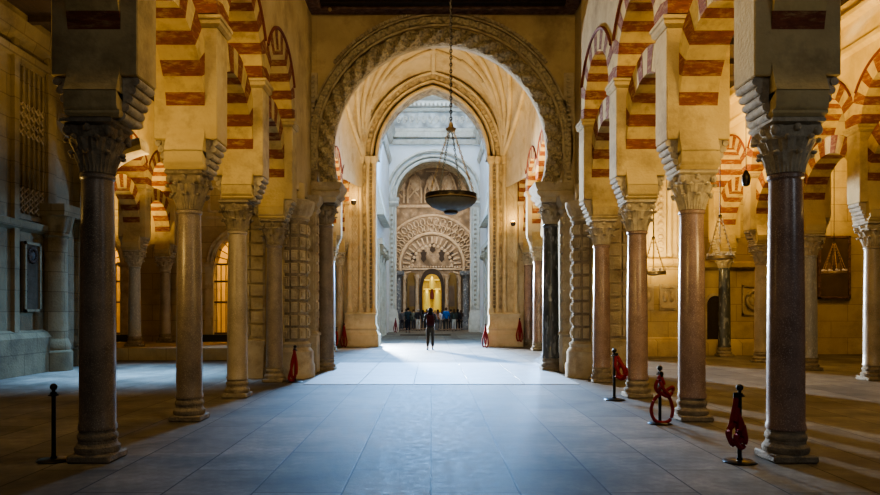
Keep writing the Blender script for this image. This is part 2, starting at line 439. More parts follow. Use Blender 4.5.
for X, sd, shs in sides:
    for i, y in enumerate(YS):
        if i == 0: continue
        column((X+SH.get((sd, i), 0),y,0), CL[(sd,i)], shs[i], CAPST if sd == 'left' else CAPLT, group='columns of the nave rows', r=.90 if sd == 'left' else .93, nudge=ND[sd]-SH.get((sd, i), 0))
    for i in range(4):
        arch_pair(X+ND[sd], YS[i]+SP/2, 0, 'over the %s bay of the %s nave arcade' % (ORD[i], sd), 'lower arches of the nave arcades', gu='upper arches of the nave arcades')
    wall_over('wall_'+sd, X+ND[sd], [YS[i]+SP/2 for i in range(4)], 9.45, ends=[(2.4,3.46)])

# chipped stone at the foot of the big right column
# ------------------------------------------------------------------ great carved arch at the end of the nave
GY0, GY1, GX = 18.2, 18.8, .24
PXL, PXR = -3.42, 3.74       # nave faces of the flanking masonry blocks
b = MB()
b.box(-4.5, -2.98, 18.2, GY1, 0, 9.45); b.box(3.42, 4.75, 18.2, GY1, 0, 9.45)
b.box(-4.5, PXL, 16.3, 18.2, 0, 9.45); b.box(PXR, 4.75, 16.3, 18.2, 0, 9.45)
b.box(-4.0, -3.10, 15.8, 18.2, 4.4, 9.45); b.box(PXR, 4.25, 15.8, 16.35, 4.4, 9.45)
k = 40; RG = 2.78; ZG = 5.74; RO = 3.2
for i in range(k):
    xa = -3.22+6.64*i/k; xb = -3.22+6.64*(i+1)/k
    za, zb = [ZG+math.sqrt(max(0, RO**2-(q-.1)**2)) for q in (xa, xb)]
    b.prism([(GX-.14+xa, za), (GX-.14+xb, zb), (GX-.14+xb, 9.45), (GX-.14+xa, 9.45)], GY0+.02, GY1)
struct('wall_great_arch', b, PLASTER, smooth=False)

def ring_arc(cx, zc, R, prof, y0, a0, a1, n, mi=0, b=None, fn=None, k=None):
    """sweep prof [(dr, dy)] round an arc in the XZ plane; fn(a, j) -> extra radial/forward bulge; k = pointedness shift"""
    b = b or MB(); vs = []; m = len(prof)
    for i in range(n+1):
        a = a0+(a1-a0)*i/n
        for j, (dr, dy) in enumerate(prof):
            e = fn(a, j) if fn else 0
            r = R+dr
            if k:   # pointed: two arcs whose centres are shifted
                sgn = 1 if a < PI/2 else -1
                # solve on a circle centred (-sgn*k, zc) with radius R+k+dr
                rr = R+k+dr
                bx = -sgn*k
                ca, sa = math.cos(a), math.sin(a)
                # ray from origin at angle a meets that circle
                B = -2*(bx*ca); C = bx*bx-rr*rr
                r = (-B+math.sqrt(B*B-4*C))/2
            vs.append((cx+r*math.cos(a), y0+dy-e, zc+r*math.sin(a)))
    fs = []
    for i in range(n):
        for j in range(m-1): fs.append((i*m+j, i*m+j+1, (i+1)*m+j+1, (i+1)*m+j))
    fs.append(tuple(range(m))); fs.append(tuple(n*m+j for j in reversed(range(m))))
    b.add(vs, fs, mi); return b
A0, A1 = -math.radians(17), PI+math.radians(17)
t = thing('horseshoe_portal', 'great carved horseshoe arch closing the nave, framed by deep leaf mouldings', 'arch', (GX,GY0,0))
def part(name, mb, mat, **k): return obj(name, mb, mat, t, (-GX,-GY0,0), **k)
soff = ring_arc(GX, ZG, RG, [(0,.05),(0,.30),(.44,.30),(.44,.05)], GY0, A0, A1, 60)
part('soffit', soff, GOLDST)
twist = lambda a, j: (.09*math.sin(a*40+(j-6)*.9)+.035*math.sin(a*80-j*1.6))*math.sin(PI*j/12)**.7
roll = [(-.02,.12)]+[(.19-.21*math.cos(PI*q/10), .02-.17*math.sin(PI*q/10)) for q in range(11)]+[(.40,.12)]
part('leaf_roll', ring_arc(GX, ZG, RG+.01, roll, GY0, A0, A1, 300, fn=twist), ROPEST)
part('inner_fillet', ring_arc(GX, ZG+.04, RG+.40, [(0,.05),(0,-.05),(.06,-.05),(.06,.05)], GY0, A0, A1, 60), CARVED)
beads = lambda a, j: .04*abs(math.sin(a*36))*(1 if 0 < j < 6 else 0)
part('beaded_band', ring_arc(GX, ZG+.08, RG+.44, [(0,.05)]+[(.09-.09*math.cos(PI*q/5), -.03-.05*math.sin(PI*q/5)) for q in range(6)]+[(.18,.05)], GY0, A0*.6, PI-A0*.6, 220, fn=beads), ROPEST)
part('outer_fillet', ring_arc(GX, ZG+.10, RG+.62, [(0,.05),(0,-.06),(.05,-.06),(.05,.05)], GY0, A0*.6, PI-A0*.6, 60), CARVED)
teeth = lambda a, j: .03*(1 if int((a+9)*60) % 2 else 0)*(1 if 0 < j < 3 else 0)
part('dentil_band', ring_arc(GX+.0, ZG+.12, RG+.68, [(0,.05),(.0,-.03),(.08,-.03),(.08,.05)], GY0, math.radians(38), PI-math.radians(38), 240, fn=teeth), CARVED)
for s, xa, xb in ((-1,-3.2,-2.95),(1,3.45,3.70)):     # vertical carved strips framing the arch
    m2 = MB(); m2.box(xa, xb, GY0-.06, GY0+.1, 4.4, 7.75)
    for q in range(26):
        z = 4.46+q*.125; m2.ball(((xa+xb)/2, GY0-.07, z+.06), .05, 8, sx=1.5, sz=1)
    part('carved_strip', m2, CARVED)
# columns of the portal
for s, x, sh, lab in ((-1,-2.80,SH_BROWN,'brown marble column under the left end of the great carved arch'),
                      (1,3.18,SH_DARK,'dark green black veined marble column under the great carved arch')):
    c = thing('portal_column', lab, 'column', (x,18.6,0), 0, 'columns of the great arch')
    link('base', ME_BASE, c, scale=(.95,.95,1)); link('shaft', ME_SHAFT, c, (0,0,.33), scale=(1.08,1.08,1.30), mat=sh)
    link('capital', ME_CAP, c, (0,0,.33+2.72*1.30), mat=CAPST if s < 0 else CAPLT)
    m2 = MB().sq([(.32,.42,4.41),(.36,.46,4.48),(.34,.46,4.52),(.44,.54,4.60),(.46,.56,4.66),(.42,.52,4.70),(.48,.58,4.78),(.50,.58,4.90)])
    obj('impost', m2, CARVED, c)

# carved piers: half round shaft covered with square bosses, and a flat panelled pilaster behind
def boss_pier(cx, cy, r, a0, a1, label):
    t = thing('bossed_pier', label, 'pier', (cx,cy,0))
    m = MB(); m.lathe([(r+.16,0),(r+.16,.30),(r+.13,.36),(r+.13,.62),(r+.05,.72),(r+.07,.80),(r,.86)], 20, a0=a0, a1=a1)
    obj('pedestal', m, CARVED, t)
    m = MB(); m.lathe([(r,.84),(r,3.72)], 20, a0=a0, a1=a1, mi=1)
    nc, nr = 9, 9
    for j in range(nr):
        for i in range(nc):
            a = a0+(a1-a0)*(i+.5)/nc; da = (a1-a0)/nc*.40; z = .95+j*.305; hz = .125
            for (e, f_, o) in ((1.0, .0, .05), (.50, .05, .075)):
                vs = []
                for (sa, sz) in ((-1,-1),(1,-1),(1,1),(-1,1)):
                    aa = a+sa*da*e; vs.append(((r-.01+f_)*math.cos(aa), (r-.01+f_)*math.sin(aa), z+.1+sz*hz*e))
                for (sa, sz) in ((-1,-1),(1,-1),(1,1),(-1,1)):
                    aa = a+sa*da*e*.85; vs.append(((r+o)*math.cos(aa), (r+o)*math.sin(aa), z+.1+sz*hz*e*.85))
                m.add(vs, [(4,5,6,7),(0,1,5,4),(1,2,6,5),(2,3,7,6),(3,0,4,7)], 0)
    obj('bossed_shaft', m, [CARVED, CAPST], t)  # darker colour between the bosses stands in for shade in the grooves
    m = MB(); m.lathe([(r,3.70),(r+.05,3.74),(r+.03,3.80),(r+.07,3.86),(r+.13,4.02),(r+.16,4.08),(r+.16,4.16),(r+.05,4.2)], 48, a0=a0, a1=a1, fn=lambda a, z, rr: rr+.025*math.sin(a*16)*(1 if 3.82 < z < 4.05 else 0))
    obj('capital_band', m, CARVED, t)
    m = MB(); m.lathe([(r*.8,4.18),(r*.8,4.6)], 14, a0=a0, a1=a1); obj('upper_shaft', m, PLASTER, t)
    return t
boss_pier(-3.27, 16.65, .34, -PI-.1, PI/2+.1, 'round pier covered in square carved bosses at the left of the great arch')
boss_pier(PXR-.02, 16.75, .34, PI/2-.1, 2*PI+.1, 'round pier covered in square carved bosses at the right of the great arch')
for s, x0, x1, lab in ((-1,-3.47,-2.92,'flat panelled stone pilaster between left bossed pier and great arch column'),
                       (1,3.36,PXR+.05,'flat panelled stone pilaster between right bossed pier and dark arch column')):
    t = thing('panelled_pilaster', lab, 'pilaster', ((x0+x1)/2,17.95,0))
    m = MB(); cxm = (x0+x1)/2; w = (x1-x0)/2
    m.bbox(-w-.04, w+.04, -.26, .2, 0, .95, .02); m.sq([(w+.06,.28,.95),(w+.06,.28,1.0),(w,.2,1.06)])
    obj('pedestal', m, CARVED, t)
    m = MB(); m.box(-w, w, -.2, .24, 1.0, 4.1)
    for q in range(12):
        z = 1.15+q*.24; m.sq([(w*.7,.0,0),(w*.55,.03,0)] if False else [(w*.78,.03,z),(w*.78,.03,z+.17)], c=(0,-.22,0)); m.ball((0,-.25,z+.085), .05, 8)
        sx = -s*(-1) ; m.box(*(sorted((s*-1*(w), s*-1*(w+.035)))), -.13, .13, z, z+.17)
    obj('panelled_shaft', m, CARVED, t)
    m = MB().sq([(w,.2,4.08),(w+.06,.27,4.16),(w+.03,.24,4.24),(w+.1,.32,4.38),(w+.12,.34,4.5)]); obj('capital_band', m, CARVED, t)

for x0, x1, lab in ((4.08,4.74,'squared carved stone facing behind the pink column engaged in the right pier'),(-4.48,-3.86,'squared carved stone facing behind the brown column engaged in the left pier')):
    t = thing('carved_facing', lab, 'wall facing', ((x0+x1)/2,16.3,0)); w = (x1-x0)/2
    m = MB(); m.box(-w,w,-.06,.02,.9,4.2); m.bbox(-w,w,-.14,.02,0,.9,.02); obj('slab', m, CARVED, t)
    m = MB(); m.bbox(-w-.02,w+.02,-.14,.02,4.15,4.35,.02); obj('capital_band', m, CARVED, t)
    for c_ in (-1,1):
        m = MB()
        for q in range(10):
            z = 1.0+q*.31; cx = c_*w*.5; m.sq([(w*.42,.05,z)]*1+[(w*.42,.05,z+.25)], c=(cx,-.08,0)); m.sq([(w*.2,.04,z+.07),(w*.2,.04,z+.18)], c=(cx,-.11,0))
        obj('square_bosses', m, CARVED, t)
# wooden ceilings
b = MB(); b.box(-3.15, 3.75, 2, 18.2, 9.45, 9.6)
for i in range(11): b.box(-3.15, 3.75, 3+i*1.45, 3.22+i*1.45, 9.30, 9.46)
struct('ceiling', b, WOODC, smooth=False)
t = thing('wooden_beam', 'dark carved wooden beam spanning the nave above the great arch', 'beam', (.3,17.95,9.2))
m = MB(); m.bbox(-3.42, 3.42, -.16, .22, .06, .36, .02); obj('beam', m, WOOD, t)
m = MB(); m.box(-3.42,3.42,-.20,-.12,.28,.36); m.box(-3.42,3.42,-.2,-.12,.04,.09)
for q in range(34): m.box(-3.4+q*.2, -3.3+q*.2, -.2, -.12, .12, .25)
obj('carved_frieze', m, WOOD, t)
for s in (-1,1):
    m = MB(); m.bbox(s*3.25-.17, s*3.25+.17, -1.6, -.1, .02, .30, .03); obj('bracket', m, WOOD, t)
m = MB(); m.ball((-2.85,-.3,-.02), .05, 10); obj('ring_boss', m, BRASSLT, t)
for nm, xa, xb in (('ceiling_left',-24,-4.0),('ceiling_right',4.2,24)):
    b = MB(); b.box(xa, xb, 2, 40, 8.75, 8.9)
    for i in range(26): b.box(xa, xb, 2.5+i*1.45, 2.7+i*1.45, 8.60, 8.76)
    struct(nm, b, WOODC, smooth=False)

# ------------------------------------------------------------------ left side: cathedral wall with blind tracery
b = MB()
b.box(-13.5, -10.15, 13.5, 19.9, 0, 8.75)
for (y0, y1, d) in ((13.5,15.9,.12),(16.9,17.1,.10),(18.35,18.75,.12)): b.box(-10.2, -10.15+d, y0, y1, 0, 8.3)
b.prism([(-10.15,8.15),(-9.95,8.25),(-9.88,8.4),(-9.80,8.6),(-9.80,8.75),(-10.15,8.75)], 13.5, 19.9)
b.prism([(-10.15,7.75),(-10.02,7.8),(-9.98,7.95),(-10.15,8.0)], 13.5, 19.9)
b.prism([(-10.15,3.55),(-9.98,3.62),(-9.92,3.78),(-10.15,3.84)], 13.5, 18.3)
b.prism([(-10.15,0),(-9.90,0),(-9.90,.9),(-9.98,1.02),(-10.15,1.1)], 13.5, 18.4)
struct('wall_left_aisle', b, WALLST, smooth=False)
t = thing('blind_tracery', 'tall blind tracery panel of thin stone ribs high on the left wall', 'tracery', (-10.15,17.7,3.9))
m = MB()
for q in range(6): m.tube([(.03,-.55+q*.22,.1),(.03,-.55+q*.22,3.75)], .03, 6)
obj('mullions', m, WALLST, t)
for (z0, z1) in ((.15,.75),(2.0,2.9)):
    m = MB()
    for i in range(5):
        for j in range(4):
            zz = z0+(z1-z0)*(j+.5)/4
            m.tube([(.035,-.44+i*.22-.11,zz-.1),(.035,-.44+i*.22,zz),(.035,-.44+i*.22+.11,zz-.1)], .022, 5); m.tube([(.035,-.44+i*.22-.11,zz+.08),(.035,-.44+i*.22,zz-.02),(.035,-.44+i*.22+.11,zz+.08)], .022, 5)
    obj('lattice_band', m, CAPST, t)
m = MB(); m.box(-.02,.06,-.66,.66,-.05,.08); m.box(-.02,.06,-.66,.66,3.75,3.88); m.box(-.02,.06,-.66,-.58,0,3.8); m.box(-.02,.06,.58,.66,0,3.8)
obj('border', m, WALLST, t)
# red ring of a blind arch high on that wall
m = MB(); m.tube([(-9.99, 15.3+.62*math.cos(a), 6.55+1.0*math.sin(a)) for a in [-.6+q*(PI+1.2)/20 for q in range(21)]], .08, 6)
tag(obj('blind_arch_ring', m, REDLINE), 'dark red painted arch ring high on the left wall', 'arch')
# plaque
t = thing('wall_plaque', 'dark upright memorial plaque with a round medallion on the left stone wall', 'plaque', (-10.1,17.62,1.55))
m = MB(); m.bbox(-.03,.06,-.36,.36,0,1.75,.02); obj('slab', m, PLAQUE, t)
m = MB(); m.box(.06,.10,-.36,-.29,0,1.75); m.box(.06,.10,.29,.36,0,1.75); m.box(.06,.10,-.36,.36,0,.07); m.box(.06,.10,-.36,.36,1.68,1.75); obj('border', m, WALLST, t)
m = MB()
for q in range(16):
    a = 2*PI*q/16; m.ball((.075,.17*math.cos(a),1.42+.17*math.sin(a)), .045, 6)
m.ball((.06,0,1.42), .12, 10, sx=.4); obj('medallion', m, ALTDK, t)
m = MB()
for q in range(5): m.box(.06,.068,-.22,.22-.08*(q % 2),.35+q*.14,.39+q*.14)
obj('worn_text_lines', m, PLAQUE, t)
# half columns at the end of the left wall
for x, y, r, lab in ((-9.95,18.55,.30,'stout stone half column against the left wall next to the plaque'),(-10.35,20.25,.34,'thick stone column at the far end of the left wall')):
    t = thing('wall_column', lab, 'column', (x,y,0), 0, None)
    m = MB(); m.lathe([(r+.12,0),(r+.12,.5),(r+.06,.55),(r+.08,.65),(r+.02,.8),(r,.85)], 24); obj('base', m, WALLST, t)
    m = MB(); m.lathe([(r,.85),(r*.96,3.55)], 28); obj('shaft', m, WALLST, t)
    m = MB(); m.lathe([(r,3.5),(r+.05,3.55),(r+.02,3.62),(r+.06,3.7),(r+.12,3.95),(r+.16,4.05)], 48, fn=lambda a, z, rr: rr+.03*math.sin(a*8)*(1 if 3.6 < z < 4.0 else 0))
    m.sq([(r+.17,r+.17,4.05),(r+.2,r+.2,4.15),(r+.2,r+.2,4.35)]); obj('capital', m, WALLST, t)
b = MB(); b.box(-13.5,-10.0,20.0,20.9,4.35,8.75); b.box(-10.75,-9.95,19.85,20.65,4.3,8.75); struct('wall_left_pier', b, WALLST, smooth=False)
m = ring_arc(-8.0, 4.3, 1.9, [(0,0),(0,.6),(.35,.6),(.35,0)], 20.0, PI/2+.15, PI, 16); tag(obj('wall_rib', m, CARVED), 'plain stone arch rib springing from the thick pale column at left', 'rib')

# far left arcade and gate wall
ZL = .50
XF = -9.95; YF = [20.8, 23.5, 26.2]; PLAT = .39
b = MB(); b.box(-24, -4.6, 22.2, 26.9, 0, PLAT); struct('floor_platform_left', b, YASHLAR, smooth=False)
FL = [None, 'darkened grey column on the low platform deep in the left aisle, nearer of the pair', 'slim column deep in the left aisle against the chapel wall, farther of the pair']
for i, y in enumerate(YF):
    if FL[i]: column((XF,y,PLAT), FL[i], SH_GREY if i == 1 else SH_BEIGE, CAPLT, h=1-PLAT/2.72)
for i in range(2):
    arch_pair(XF, YF[i]+SP/2, 0, ('near','far')[i]+' bay of the second arcade, deep in left aisle', 'arches of the second left arcade')
wall_over('wall_left_far', XF, [y+SP/2 for y in YF[:2]], 8.75, mat=PLASTER_Y, ends=[(26.2,26.8)])
# nearer arcade segment standing across, lit
GWY = 26.9
def wall_with_openings(x0, x1, y0, y1, ztop, ops, b=None):
    """wall in XZ with round-headed openings (cx, half, spring)"""
    b = b or MB(); xs = x0
    for cx, hw, zs in sorted(ops):
        b.box(xs, cx-hw, y0, y1, 0, ztop)
        k = 14
        for i in range(k):
            xa = -hw+2*hw*i/k; xb = -hw+2*hw*(i+1)/k
            za, zb = [zs+math.sqrt(max(0,hw*hw-q*q)) for q in (xa, xb)]
            b.prism([(cx+xa,za),(cx+xb,zb),(cx+xb,ztop),(cx+xa,ztop)], y0, y1)
        xs = cx+hw
    b.box(xs, x1, y0, y1, 0, ztop); return b
gates = [(-13.1,1.19,3.36,'gilt arched chapel gate with fan top behind the tall dark left column'),(-7.16,1.19,3.36,'gilt arched chapel gate with fan top seen behind the slender beige column')]
struct('wall_chapels', wall_with_openings(-24, -4.6, GWY, GWY+.5, 8.75, [(g[0],g[1],g[2]) for g in gates]), YASHLAR, smooth=False)
b = MB(); b.box(-24,-4.6,GWY+2.2,GWY+2.4,0,8.75); struct('wall_chapel_back', b, PLASTER_Y)
for cx, hw, zs, lab in gates:
    t = thing('chapel_gate', lab, 'gate', (cx,GWY,0), 0, 'chapel gates')
    m = MB()
    for q in range(13):
        x = -hw+.06+(2*hw-.12)*q/12; m.tube([(x,.12,.64),(x,.12,zs)], .02, 6)
    for z in (.7,1.9,2.7,zs): m.box(-hw,hw,.09,.15,z-.035,z+.035)
    obj('bars', m, GATEG, t)
    m = MB()
    for q in range(1,12):
        a = PI*q/12; m.tube([(.25*math.cos(a),.12,zs+.25*math.sin(a)),(hw*.98*math.cos(a),.12,zs+hw*.98*math.sin(a))], .022, 6)
    for r_ in (.25,.7): m.tube([(r_*math.cos(a),.12,zs+r_*math.sin(a)) for a in [PI*q/16 for q in range(17)]], .025, 6)
    obj('fanlight', m, GATEG, t)
    m = ring_arc(0, zs, hw, [(0,0),(0,-.10),(.08,-.14),(.16,-.08),(.24,-.12),(.30,-.05),(.30,0)], 0, 0, PI, 24)
    for s in (-1,1): m.box(*sorted((s*hw, s*(hw+.3))), -.10, .0, 0, zs); m.sq([(.2,.1,zs-.1),(.24,.14,zs),(.24,.14,zs+.06)], c=(s*(hw+.16),-.06,0))
    obj('moulded_frame', m, CARVED, t)
    m = MB(); m.box(-hw-.4,hw+.4,-.3,.2,PLAT,.66); obj('step', m, DKSTEP, t)
    # panelled tablet above
    m = MB(); zt = zs+hw+.55
    m.box(-1.5,1.5,-.08,0,zt,zt+.1); m.box(-1.6,1.6,-.16,0,zt+1.5,zt+1.7)
    for q in range(4): m.box(-1.4+q*.75,-.85+q*.75,-.06,0,zt+.25,zt+.33); m.box(-1.4+q*.75,-.85+q*.75,-.06,0,zt+1.2,zt+1.28); m.box(-1.4+q*.75,-1.32+q*.75,-.06,0,zt+.25,zt+1.28); m.box(-.93+q*.75,-.85+q*.75,-.06,0,zt+.25,zt+1.28)
    obj('panelled_frieze', m, CARVED, t)
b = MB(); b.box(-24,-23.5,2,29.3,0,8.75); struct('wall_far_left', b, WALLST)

# ------------------------------------------------------------------ right side: second arcade and back wall
XA = 10.1; YA = [13.3, 16.0, 18.7, 21.4, 24.1]
RA = [None, 'pale column on a stone block at the right edge of the view', 'grey column in the right aisle beside the dark framed painting', 'beige column in the right aisle glimpsed behind the big polished pink column', 'dark slim column standing before the right aisle door']
for i, y in enumerate(YA):
    if not RA[i]: continue
    c = column((XA,y,0), RA[i], [0,SH_BEIGE,SH_GREY,SH_BEIGE,SH_DARK][i], CAPLT, group='columns of the right aisle arcade')
m = MB(); m.bbox(-.42,.42,-.42,.42,-.02,.16,.03)
for i in range(4):
    arch_pair(XA, YA[i]+SP/2, 0, 'over the %s bay of the right aisle arcade' % ORD[i], 'arches of the right aisle arcade')
wall_over('wall_right_aisle', XA, [y+SP/2 for y in YA[:4]], 8.75, mat=PLASTER_Y, ends=[(2.5,11.95)], cornice=[(7.55,.1),(8.3,.18)])
XB = 16.3
for i in range(4):
    arch_pair(XB, YA[i]+SP/2+.3, 0, 'over the %s bay of the outermost right arcade' % ORD[i], 'arches of the outermost right arcade')
for i in (1,2,3,4): column((XB,YA[i]+.3,0), 'column of the outermost right arcade, %s from the viewer' % ORD[i-1], SH_BEIGE, CAPLT, group='columns of the outermost right arcade')
wall_over('wall_right_outer', XB, [y+SP/2+.3 for y in YA[:4]], 8.75, mat=PLASTER_Y)
BWY = 25.2
b = MB(); b.box(4.75, 24, BWY, BWY+.5, 0, 8.75); struct('wall_right_back', b, YASHLAR, smooth=False)
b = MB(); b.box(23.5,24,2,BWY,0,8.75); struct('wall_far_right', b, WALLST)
# carved buttress with tall pilaster strips
t = thing('carved_buttress', 'tall yellow lit buttress with vertical carved strips behind the right columns', 'buttress', (8.2,BWY,0))
m = MB(); m.bbox(-2.3,1.15,-1.0,.0,0,3.1,.03); m.prism([(-1.08,3.1),(-1.15,3.2),(-1.12,3.35),(-1.0,3.42),(0,3.42),(0,3.1)], -2.35, 1.2, axis='x')
m.prism([(-1.0,0),(-1.18,0),(-1.18,.5),(-1.1,.62),(-1.0,.66)], -2.35, 1.2, axis='x')
obj('dado', m, YASHLAR, t)
for q in range(4):
    m = MB(); x0 = -1.9+q*.8; m.box(x0,x0+.6,-1.03,-.98,1.6,2.5); m.box(x0+.06,x0+.54,-1.06,-1.0,1.66,1.74); m.box(x0+.06,x0+.54,-1.06,-1.0,2.36,2.44)
    for j in range(2): m.ball((x0+.19+j*.22,-1.03,2.05), .10, 8, sy=.5, sz=1.9)
    obj('relief_panel', m, CARVED, t)
m = MB(); m.box(-2.2,1.0,-.8,0,3.4,8.75); obj('body', m, GOLDST, t)
for q in range(4):
    m = MB(); x0 = -2.1+q*.82; m.bbox(x0,x0+.42,-.95,-.78,3.42,8.6,.02)
    for j in range(22): m.ball((x0+.21,-.96,3.7+j*.22), .085, 8, sx=1.3, sy=.7, sz=1.0)
    obj('carved_strip', m, CARVED, t)
for q in range(4):
    m = MB(); m.lathe([(.1,3.45),(.13,3.5),(.09,3.6),(.09,8.4)], 12, c=(-1.55+q*.82,-.86,0)); obj('colonnette', m, GOLDST, t)
# low carved wall with doorway
t = thing('carved_parapet', 'low carved stone wall with a roundel beside the dark arched doorway', 'wall panel', (10.6,BWY,0))
m = MB(); m.bbox(-1.2,1.9,-.55,0,0,3.05,.03); m.prism([(-.55,3.0),(-.7,3.1),(-.66,3.25),(-.5,3.32),(0,3.32),(0,3.0)], -1.25, 1.95, axis='x'); m.prism([(-.55,0),(-.7,0),(-.7,.42),(-.6,.55),(-.55,.58)], -1.25, 1.95, axis='x')
obj('body', m, YASHLAR, t)
m = MB(); m.tube([(.85+.34*math.cos(a),-.57,1.95+.34*math.sin(a)) for a in [2*PI*q/24 for q in range(24)]], .06, 8, closed=True)
for q in range(8):
    a = 2*PI*q/8; m.ball((.85+.17*math.cos(a),-.56,1.95+.17*math.sin(a)), .09, 8, sy=.5)
m.ball((.85,-.57,1.95), .08, 8); obj('roundel', m, CARVED, t)
m = MB(); m.box(.35,1.35,-.60,-.55,1.42,1.48); m.box(.35,1.35,-.60,-.55,2.42,2.48); m.box(.35,.41,-.60,-.55,1.42,2.48); m.box(1.29,1.35,-.60,-.55,1.42,2.48); obj('panel_border', m, CARVED, t)
t = thing('arched_doorway', 'small dark arched doorway in the carved low wall of right aisle', 'doorway', (10.0,BWY-.56,.55))
m = MB(); m.prism([(-.30,0),(.30,0),(.30,1.25)]+[(.30*math.cos(a),1.25+.34*math.sin(a)) for a in [PI*q/10 for q in range(1,10)]]+[(-.30,1.25)], -.01, .03); obj('door', m, ALTDK, t)
m = ring_arc(0, 1.25, .30, [(0,0),(0,-.06),(.1,-.06),(.1,0)], 0, 0, PI, 16); m.box(-.40,-.30,-.06,0,0,1.25); m.box(.30,.40,-.06,0,0,1.25); obj('stone_frame', m, CARVED, t)
t = thing('framed_painting', 'large dark framed painting on the back wall at right', 'painting', (14.45,BWY-.1,2.0))
m = MB(); m.box(-.5,.5,-.02,.05,.06,2.2); obj('canvas', m, PICT, t)
m = MB()
for (a,b_,c,d) in ((-.58,.58,0,.09),(-.58,.58,2.17,2.26),(-.58,-.49,0,2.26),(.49,.58,0,2.26)): m.bbox(a,b_,-.07,.06,c,d,.015)
obj('frame', m, WOOD, t)
m = MB()
for q in range(3): m.ball((-.2+.2*q,-.03,1.1+.3*(q%2)), .12, 8, sy=.15, sz=1.8)
obj('painted_figures', m, plain('faded_paint', (.16,.10,.06), .6), t)

# ------------------------------------------------------------------ vaulted bay between the great arch and the second arch
XVL, XVR = -4.0, 4.25; YV = [22.4, 25.1, 27.8, 30.5]
VL = {('l',3):'pale column attached to the left side of the second arch pier', ('r',3):'pinkish column attached to the right side of the second arch pier',
      ('l',2):'column of the golden vaulted bay just behind the left portal column', ('r',2):'white lit column of the golden vaulted bay just behind the dark portal column'}
for X, sd in ((XVL,'l'),(XVR,'r')):
    for i, y in enumerate(YV):
        if (sd,i) in VL: column((X,y,0), VL[(sd,i)], SH_PINK if sd == 'r' else SH_BEIGE, CAPLT, h=1+ZL/2.72, pmat=GOLDST)
    nm = {'l':'left','r':'right'}[sd]
    for i in range(3): arch_pair(X, YV[i]+SP/2, ZL, 'over the %s bay on the %s of the golden vault' % (ORD[i], nm), 'arches beside the golden vault', low=True, up=True)
    wall_over('wall_vault_'+nm, X, [y+SP/2 for y in YV[:3]], 9.2, dz=ZL, mat=GOLDST, ends=[(19.3,22.4)])
# vault surface and ribs
VX, VT = .10, 12.9
def vsurf(a, y):
    t_ = min(1, max(0, (30.6-y)/5.5)); R = 3.02+1.15*t_**.75
    return Vector((VX+R*math.cos(a), y, 7.9+(R*1.30)*math.sin(a)**.9 if math.sin(a) > 0 else 7.9))
b = MB(); k = 36; ys = [30.65,30.2,29.6,28.8,27.8,26.4,25.0,22.0,19.2]; vs = []; fs = []; W = k+3
for y in ys:
    p = vsurf(0, y); vs.append((p.x, y, 6.9))
    for i in range(k+1): vs.append(tuple(vsurf(PI*i/k, y)))
    p = vsurf(PI, y); vs.append((p.x, y, 6.9))
for j in range(len(ys)-1):
    for i in range(W-1): fs.append((j*W+i, j*W+i+1, (j+1)*W+i+1, (j+1)*W+i))
b.add(vs, fs)
struct('ceiling_vault', b, GOLDST)
tv = thing('rib_vault', 'golden stone rib vault fanning over the bay behind the great arch', 'vault', (VX,25,0))
def rib(a_s, y_s, a_e, y_e, r):
    m = MB(); pts = []
    for i in range(15):
        q = i/14; a = a_s+(a_e-a_s)*q; y = y_s+(y_e-y_s)*q**1.3
        p = vsurf(a, y); c = Vector((VX, y, 7.9)); pts.append(p+(c-p).normalized()*.07)
    m.tube(pts, r, 8); obj('rib', m, GOLDST, tv, (-VX,-25,0))
for s_ in (0,1):
    fa = (lambda d: math.radians(d)) if s_ == 0 else (lambda d: PI-math.radians(d))
    for (d, y) in ((30,29.9),(50,29.6),(70,29.3),(90,29.0),(90,28.0),(90,26.8),(80,25.4),(60,24.6),(35,24.2)): rib(fa(4), 30.4, fa(d), y, .10)
    for (d, y) in ((90,22.5),(60,23.5)): rib(fa(4), 19.4, fa(d), y, .10)
m = MB(); m.tube([vsurf(PI/2, y)+Vector((-VX,-25,-.06)) for y in (19.4,22,25,26.4,27.8,28.8,29.6,30.4)], .11, 8)
obj('ridge_rib', m, GOLDST, tv)
for y in (24.6,27.0,28.6):
    m = MB(); p = vsurf(PI/2, y); m.ball((0,y-25,p.z-.12), .24, 12, sz=.5); obj('boss', m, GOLDST, tv)

# ------------------------------------------------------------------ second (pointed) arch with its tall piers
P2Y = 30.6; P2C = .07; P2R = 2.36; P2Z = 8.25
b = MB(); b.box(-4.55,-2.75,P2Y,31.5,0,16); b.box(2.9,4.8,P2Y,31.5,0,16)
KP = .75
def pz(x, add): # height of pointed arch extrados at x
    x = abs(x); rr = P2R+KP+add
    return P2Z+math.sqrt(max(0, rr*rr-(x+KP)**2))
k = 30
for i in range(k):
    w = 2.83; xa = -w+2*w*i/k; xb = -w+2*w*(i+1)/k
    b.prism([(P2C+xa, pz(xa,.25)), (P2C+xb, pz(xb,.25)), (P2C+xb, 20), (P2C+xa, 20)], P2Y+.05, 31.5)
b.box(-4.55,-2.7,P2Y,31.5,16,20); b.box(2.85,4.8,P2Y,31.5,16,20)
struct('wall_second_arch', b, GOLDST, smooth=False)
t2 = thing('pointed_arch', 'pointed inner arch of many plain mouldings opening onto the white crossing', 'arch', (P2C,P2Y,P2Z))
def sub(name, mb, mat, **k): return obj(name, mb, mat, t2, (-P2C,-P2Y,-P2Z), **k)
sub('soffit', ring_arc(P2C, P2Z, P2R, [(0,.0),(0,.9),(.45,.9),(.45,0)], P2Y, 0, PI, 60, k=KP), RELIEF)
